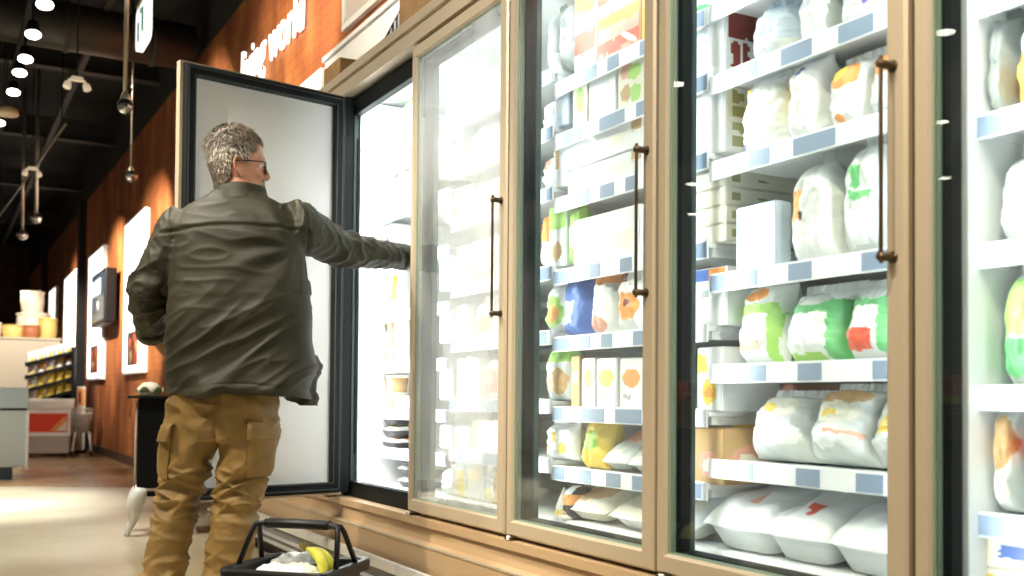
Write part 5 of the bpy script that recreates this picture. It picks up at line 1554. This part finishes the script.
# front flap that hangs lower at the right
b.loft(erings([((.19, .10, .835), .062, .045), ((.19, .10, .88), .066, .05), ((.185, .085, 1.0), .06, .055)], 18), JKT)
me = fuse(b, .0050, 16)
axR = (RWR-REL).normalized(); axR0 = (REL-RSH).normalized(); axL = (LWR-LEL).normalized(); axL0 = (LEL-LSH).normalized()
def jk(p, n):
    d = 0.0
    armR = smoothstep(.185, .235, p.x + .25*max(0, p.y)); armL = smoothstep(-.235, -.262, p.x)*(1 if p.z > .98 else 0)
    if armR > 0 and p.z > 1.2:
        t = (p-REL).dot(axR if (p-REL).dot(axR) > 0 else axR0)
        el = math.exp(-(t/.10)**2)
        d += armR*(.0075*ridge(V((t*13, n.z*1.1+t*5, n.x*1.0)), 3)*(.45+.8*el) + .0018*ridge(V((t*30, n.z*2.0, n.x*1.6)), 9))
    elif armL > 0:
        t = (p-LEL).dot(axL if (p-LEL).dot(axL) > 0 else axL0)
        el = math.exp(-(t/.10)**2)
        d += armL*(.008*ridge(V((t*14, n.x*1.2+t*4, n.y*1.1)), 5)*(.45+.8*el)+.0015*ridge(V((t*30, n.x*2, n.y*2)), 2))
    body = 1-max(armR if p.z > 1.2 else 0, armL)
    if body > 0:
        low = smoothstep(1.30, .95, p.z)
        u = (p.x*.80+p.z*.60); v = (-p.x*.60+p.z*.80)           # long folds falling to the lower left
        d += body*low*(.011*ridge(V((v*8.5, u*1.9, 1.3)), 1) + .0055*ridge(V((v*20, u*4.5, 4.0)), 7))
        d += body*(1-low)*(.0020*ridge(V((p.x*2.2+p.z*2, p.y*2, p.z*9)), 4)+.0018*ridge(V((p.x*7, p.y*5, p.z*22)), 8))
        # folds drawn from the right armpit across the back
        q = V((p.x-.20, 0, p.z-1.36)); rr2 = q.length
        if p.y < .05 and rr2 < .34:
            ang = math.atan2(q.z, -q.x)
            d += body*.0055*math.sin(ang*9+noise.noise(p*6)*2.0)*smoothstep(.34, .10, rr2)*smoothstep(.02, .08, rr2)
        # yoke seam across the shoulder blades
        if p.y < .03:
            zs = 1.405 + .035*(p.x+.02) + .010*math.cos((p.x+.02)*9)
            d -= .0055*math.exp(-((p.z-zs)/.0055)**2)
            d += .0030*math.exp(-((p.z-zs-.013)/.010)**2)
    # sleeve seams
    for sx, ax_, c_ in ((1, V((.90, .35, .1)), V((.205, .02, 1.42))), (-1, V((-.92, -.02, -.25)), V((-.222, 0, 1.40)))):
        w_ = (p-c_).dot(ax_.normalized())
        if (p-c_).length < .17 and p.z > (1.25 if sx > 0 else 1.37): d -= .005*math.exp(-(w_/.005)**2)
    # hem stitching and turned hem
    d -= .0035*math.exp(-((p.z-.885)/.0045)**2)
    return d
displace(me, jk)
for v in me.vertices:                                              # the hem waves
    if v.co.z < .93:
        k = smoothstep(.93, .85, v.co.z)
        v.co.z += k*.012*math.sin(v.co.x*17+1.0) - k*.012*smoothstep(.10, .22, v.co.x)
        v.co.y += k*.012*math.sin(v.co.x*26)
me.update()
jacket = put(me, 'jacket', [JKT], man)
jacket['base'] = (0, 0, 0)
# standing collar
c = MB()
rings = []
for z, a, bb_, th in ((1.512, .112, .094, 0), (1.528, .098, .088, 0), (1.546, .090, .084, 0), (1.560, .087, .083, 0), (1.565, .084, .080, 0), (1.558, .079, .075, 0), (1.53, .074, .070, 0)):
    ring = []
    for k in range(32):
        t = 2*math.pi*k/32
        dip = -.030*max(0, math.sin(t)*.8+math.cos(t)*.45)**2
        x, y = math.cos(t), math.sin(t)
        wv = .003*math.sin(t*5+1)
        ring.append(V((-.016+x*(a+wv), .006+y*(bb_+wv), z+dip+.003*math.sin(t*3)+.006*x)))
    rings.append(ring)
c.loft(rings, JKT, True, False)
pbuild(c, 'collar', jacket)
for w_, ax_, r_c in ((LWR, axL, .0515), (RWR, axR, .048)):
    c = MB(); c.tube([w_-ax_*.028, w_-ax_*.026, w_+ax_*.004, w_+ax_*.006, w_+ax_*.004, w_-ax_*.02], [r_c-.002, r_c+.003, r_c+.002, r_c-.001, r_c-.008, r_c-.010], JKT, 26)
    pbuild(c, 'cuff', jacket)
# trousers
b = MB()
b.loft(erings([((-.058, .0, .70), .105, .10), ((-.060, .0, .755), .168, .122), ((-.060, -.004, .82), .182, .130), ((-.052, -.002, .90), .172, .116), ((-.045, 0, .98), .165, .110)], 32, 2.6), TRS)
LEG_L = [((-.148, .0, .80), .094, .110), ((-.163, .005, .74), .094, .107), ((-.176, .01, .66), .086, .100), ((-.184, .015, .60), .079, .094), ((-.204, .02, .52), .075, .088), ((-.222, .015, .44), .071, .084), ((-.238, .005, .366), .070, .081), ((-.251, .0, .25), .073, .082), ((-.264, .0, .15), .074, .083), ((-.278, .0, .045), .077, .090)]
LEG_R = [((.020, .0, .80), .092, .110), ((.030, .005, .74), .091, .107), ((.020, .01, .66), .089, .101), ((.008, .015, .60), .085, .096), ((-.010, .025, .52), .081, .090), ((-.020, .02, .44), .078, .086), ((-.030, .01, .366), .076, .083), ((-.044, .0, .25), .070, .082), ((-.054, -.01, .15), .071, .083), ((-.062, -.02, .045), .076, .090)]
b.loft(erings(LEG_L, 28, 2.2), TRS); b.loft(erings(LEG_R, 28, 2.2), TRS)
me = fuse(b, .0046, 6)
def tr_(p, n):
    right = p.x > -.055-.1*smoothstep(.7, .3, p.z)
    cx = -.01 if right else -.21
    u = p.x-cx
    knee = math.exp(-((p.z-.52)/.085)**2); shin = smoothstep(.50, .10, p.z); th = smoothstep(.60, .78, p.z)
    zz = 1 if right else 2
    # crossing folds behind the knee make the zigzag
    a = ridge(V((u*5+zz, p.z*19+u*9, p.y*3)), 2); c_ = ridge(V((u*5-zz, p.z*19-u*9, p.y*3)), 6)
    d = knee*.019*(max(a, c_)-.35)
    d += shin*.013*(max(ridge(V((u*4, p.z*13+u*5, p.y*2+zz)), 3), ridge(V((u*4, p.z*13-u*6, p.y*2)), 8))-.3)
    # thigh: long pulls from the seat to the outer knee
    s_ = 1 if right else -1
    q = p.z*.86+u*s_*.5
    d += th*.012*ridge(V((q*9, u*3+zz, p.y*2.5)), 5)*smoothstep(.95, .80, p.z) + .0045*ridge(V((u*10+p.z*6, p.z*13-u*5, p.y*7)), 11)
    d *= smoothstep(.90, .83, p.z)
    if p.z > .69: d -= .008*math.exp(-((p.x+.058)/.007)**2)
    return d
displace(me, tr_)
trousers = put(me, 'trousers', [TRS], man); trousers['base'] = (0, 0, 0)
# cargo pockets with flaps on both outer thighs
def pocket(cx, cy, cz, out, w_, h_, legc):
    """bellows pocket wrapped on the outside of the thigh; out = angle of its middle round the leg"""
    def wrap(u, v, off):
        ang = out + u/.095
        z = cz+v
        k = min(1, max(0, (.80-z)/.20)); c0, c1 = V(legc[0][0]), V(legc[3][0])
        c = c0.lerp(c1, k); a = legc[0][1]*(1-k)+legc[3][1]*k; bb_ = legc[0][2]*(1-k)+legc[3][2]*k
        return V((c.x+math.cos(ang)*(a+off), c.y+math.sin(ang)*(bb_+off), z))
    p = MB(); n = 10
    vs = [wrap((i/n-.5)*w_, (j/n-.5)*h_, .006+.013*(1-abs(2*i/n-1)**6)*(1-abs(2*j/n-1)**6)+.004*noise.noise(V((i*.5, j*.5, out)))) for j in range(n+1) for i in range(n+1)]
    p.add(vs, [[j*(n+1)+i, j*(n+1)+i+1, (j+1)*(n+1)+i+1, (j+1)*(n+1)+i] for j in range(n) for i in range(n)], TRS, True)
    ed = [wrap((i/n-.5)*w_, -.5*h_, -.01) for i in range(n+1)]+[wrap(.5*w_, (j/n-.5)*h_, -.01) for j in range(n+1)]
    # side walls
    def wall(line):
        m0 = [wrap(u, v, .006) for u, v in line]; m1 = [wrap(u, v, -.02) for u, v in line]; k = len(line)
        p.add(m0+m1, [[i, i+1, k+i+1, k+i] for i in range(k-1)], TRS_S, True)
    for s2 in (-1, 1):
        wall([(s2*.5*w_, (j/n-.5)*h_) for j in range(n+1)]); wall([((i/n-.5)*w_, s2*.5*h_) for i in range(n+1)])
    po = pbuild(p, 'cargo_pocket', trousers)
    f = MB(); hf = .062; vt = h_*.5+.022
    vs = [wrap((i/n-.5)*(w_+.012), vt-hf*j/n, .015+.012*(j/n)+.007*math.sin(j/n*3.1)*abs(2*i/n-1) - (.012 if j == 0 else 0)+ .004*noise.noise(V((i*.6, j*.6, out+5)))) for j in range(n+1) for i in range(n+1)]
    off = len(vs)
    vs += [wrap((i/n-.5)*(w_+.012), vt-hf*j/n, .009+.010*(j/n) - (.012 if j == 0 else 0)) for j in range(n+1) for i in range(n+1)]
    fs = [[j*(n+1)+i, j*(n+1)+i+1, (j+1)*(n+1)+i+1, (j+1)*(n+1)+i] for j in range(n) for i in range(n)]
    fs2 = [[q+off for q in ff] for ff in fs]
    rim = [j*(n+1) for j in range(n+1)]+[n*(n+1)+i for i in range(1, n+1)]+[j*(n+1)+n for j in range(n-1, -1, -1)]
    fs3 = [[rim[i], rim[i+1], rim[i+1]+off, rim[i]+off] for i in range(len(rim)-1)]
    f.add(vs, fs+fs2+fs3, TRS, True)
    fo = pbuild(f, 'pocket_flap', trousers)
    return po
pocket(0, 0, .665, R(-22), .15, .165, LEG_R)
pocket(0, 0, .655, R(198), .15, .165, LEG_L)
# shoes
SHOE = mat('brown_leather_shoe', (.07, .038, .02), .45); SOLE = mat('dark_rubber_sole', (.02, .02, .02), .7)
for an, yaw_ in ((ANL, R(8)), (ANR, R(-10))):
    rt = Matrix.Rotation(yaw_, 3, 'Z')
    sh = MB(); rings = []
    for y, hw, top, zc in ((-.085, .020, .055, .02), (-.078, .032, .085, .02), (-.05, .038, .105, .02), (.0, .040, .105, .02), (.05, .041, .085, .02), (.10, .047, .066, .02), (.15, .049, .055, .02), (.185, .040, .046, .02), (.205, .020, .038, .02)):
        rings.append([V((an.x, an.y, 0))+rt @ V((hw*math.cos(t), y, zc+(top-zc)*max(0, math.sin(t))-.006*max(0, -math.sin(t)))) for t in [2*math.pi*k/20 for k in range(20)]])
    sh.loft(rings, SHOE); so = pbuild(sh, 'shoe')
    sl = MB(); rings = []
    for z, g_ in ((0, 0), (.022, .002)):
        rings.append([V((an.x, an.y, 0))+rt @ V(((.047 if y > .05 else .040)*s_*(1 if -.07 < y < .17 else .5)+0, y, z)) for s_, y in [(1, -.085), (1, -.06), (1, 0), (1, .08), (1, .14), (1, .18), (1, .207), (-1, .207), (-1, .18), (-1, .14), (-1, .08), (-1, 0), (-1, -.06), (-1, -.085)]])
    sl.loft(rings, SOLE, False); pbuild(sl, 'sole', so)
# finger nails
nl = MB()
for tip, dr, nn_, rf in TL+TR:
    up = (nn_-dr*nn_.dot(dr)).normalized(); sd_ = up.cross(dr)
    c = tip-dr*.004+up*rf*.62
    nl.add([c-sd_*rf*.5-dr*.005, c+sd_*rf*.5-dr*.005, c+sd_*rf*.4+dr*.004, c-sd_*rf*.4+dr*.004], [[0, 1, 2, 3]], mat('finger_nail', (.60, .36, .28), .3))
pbuild(nl, 'finger_nails')
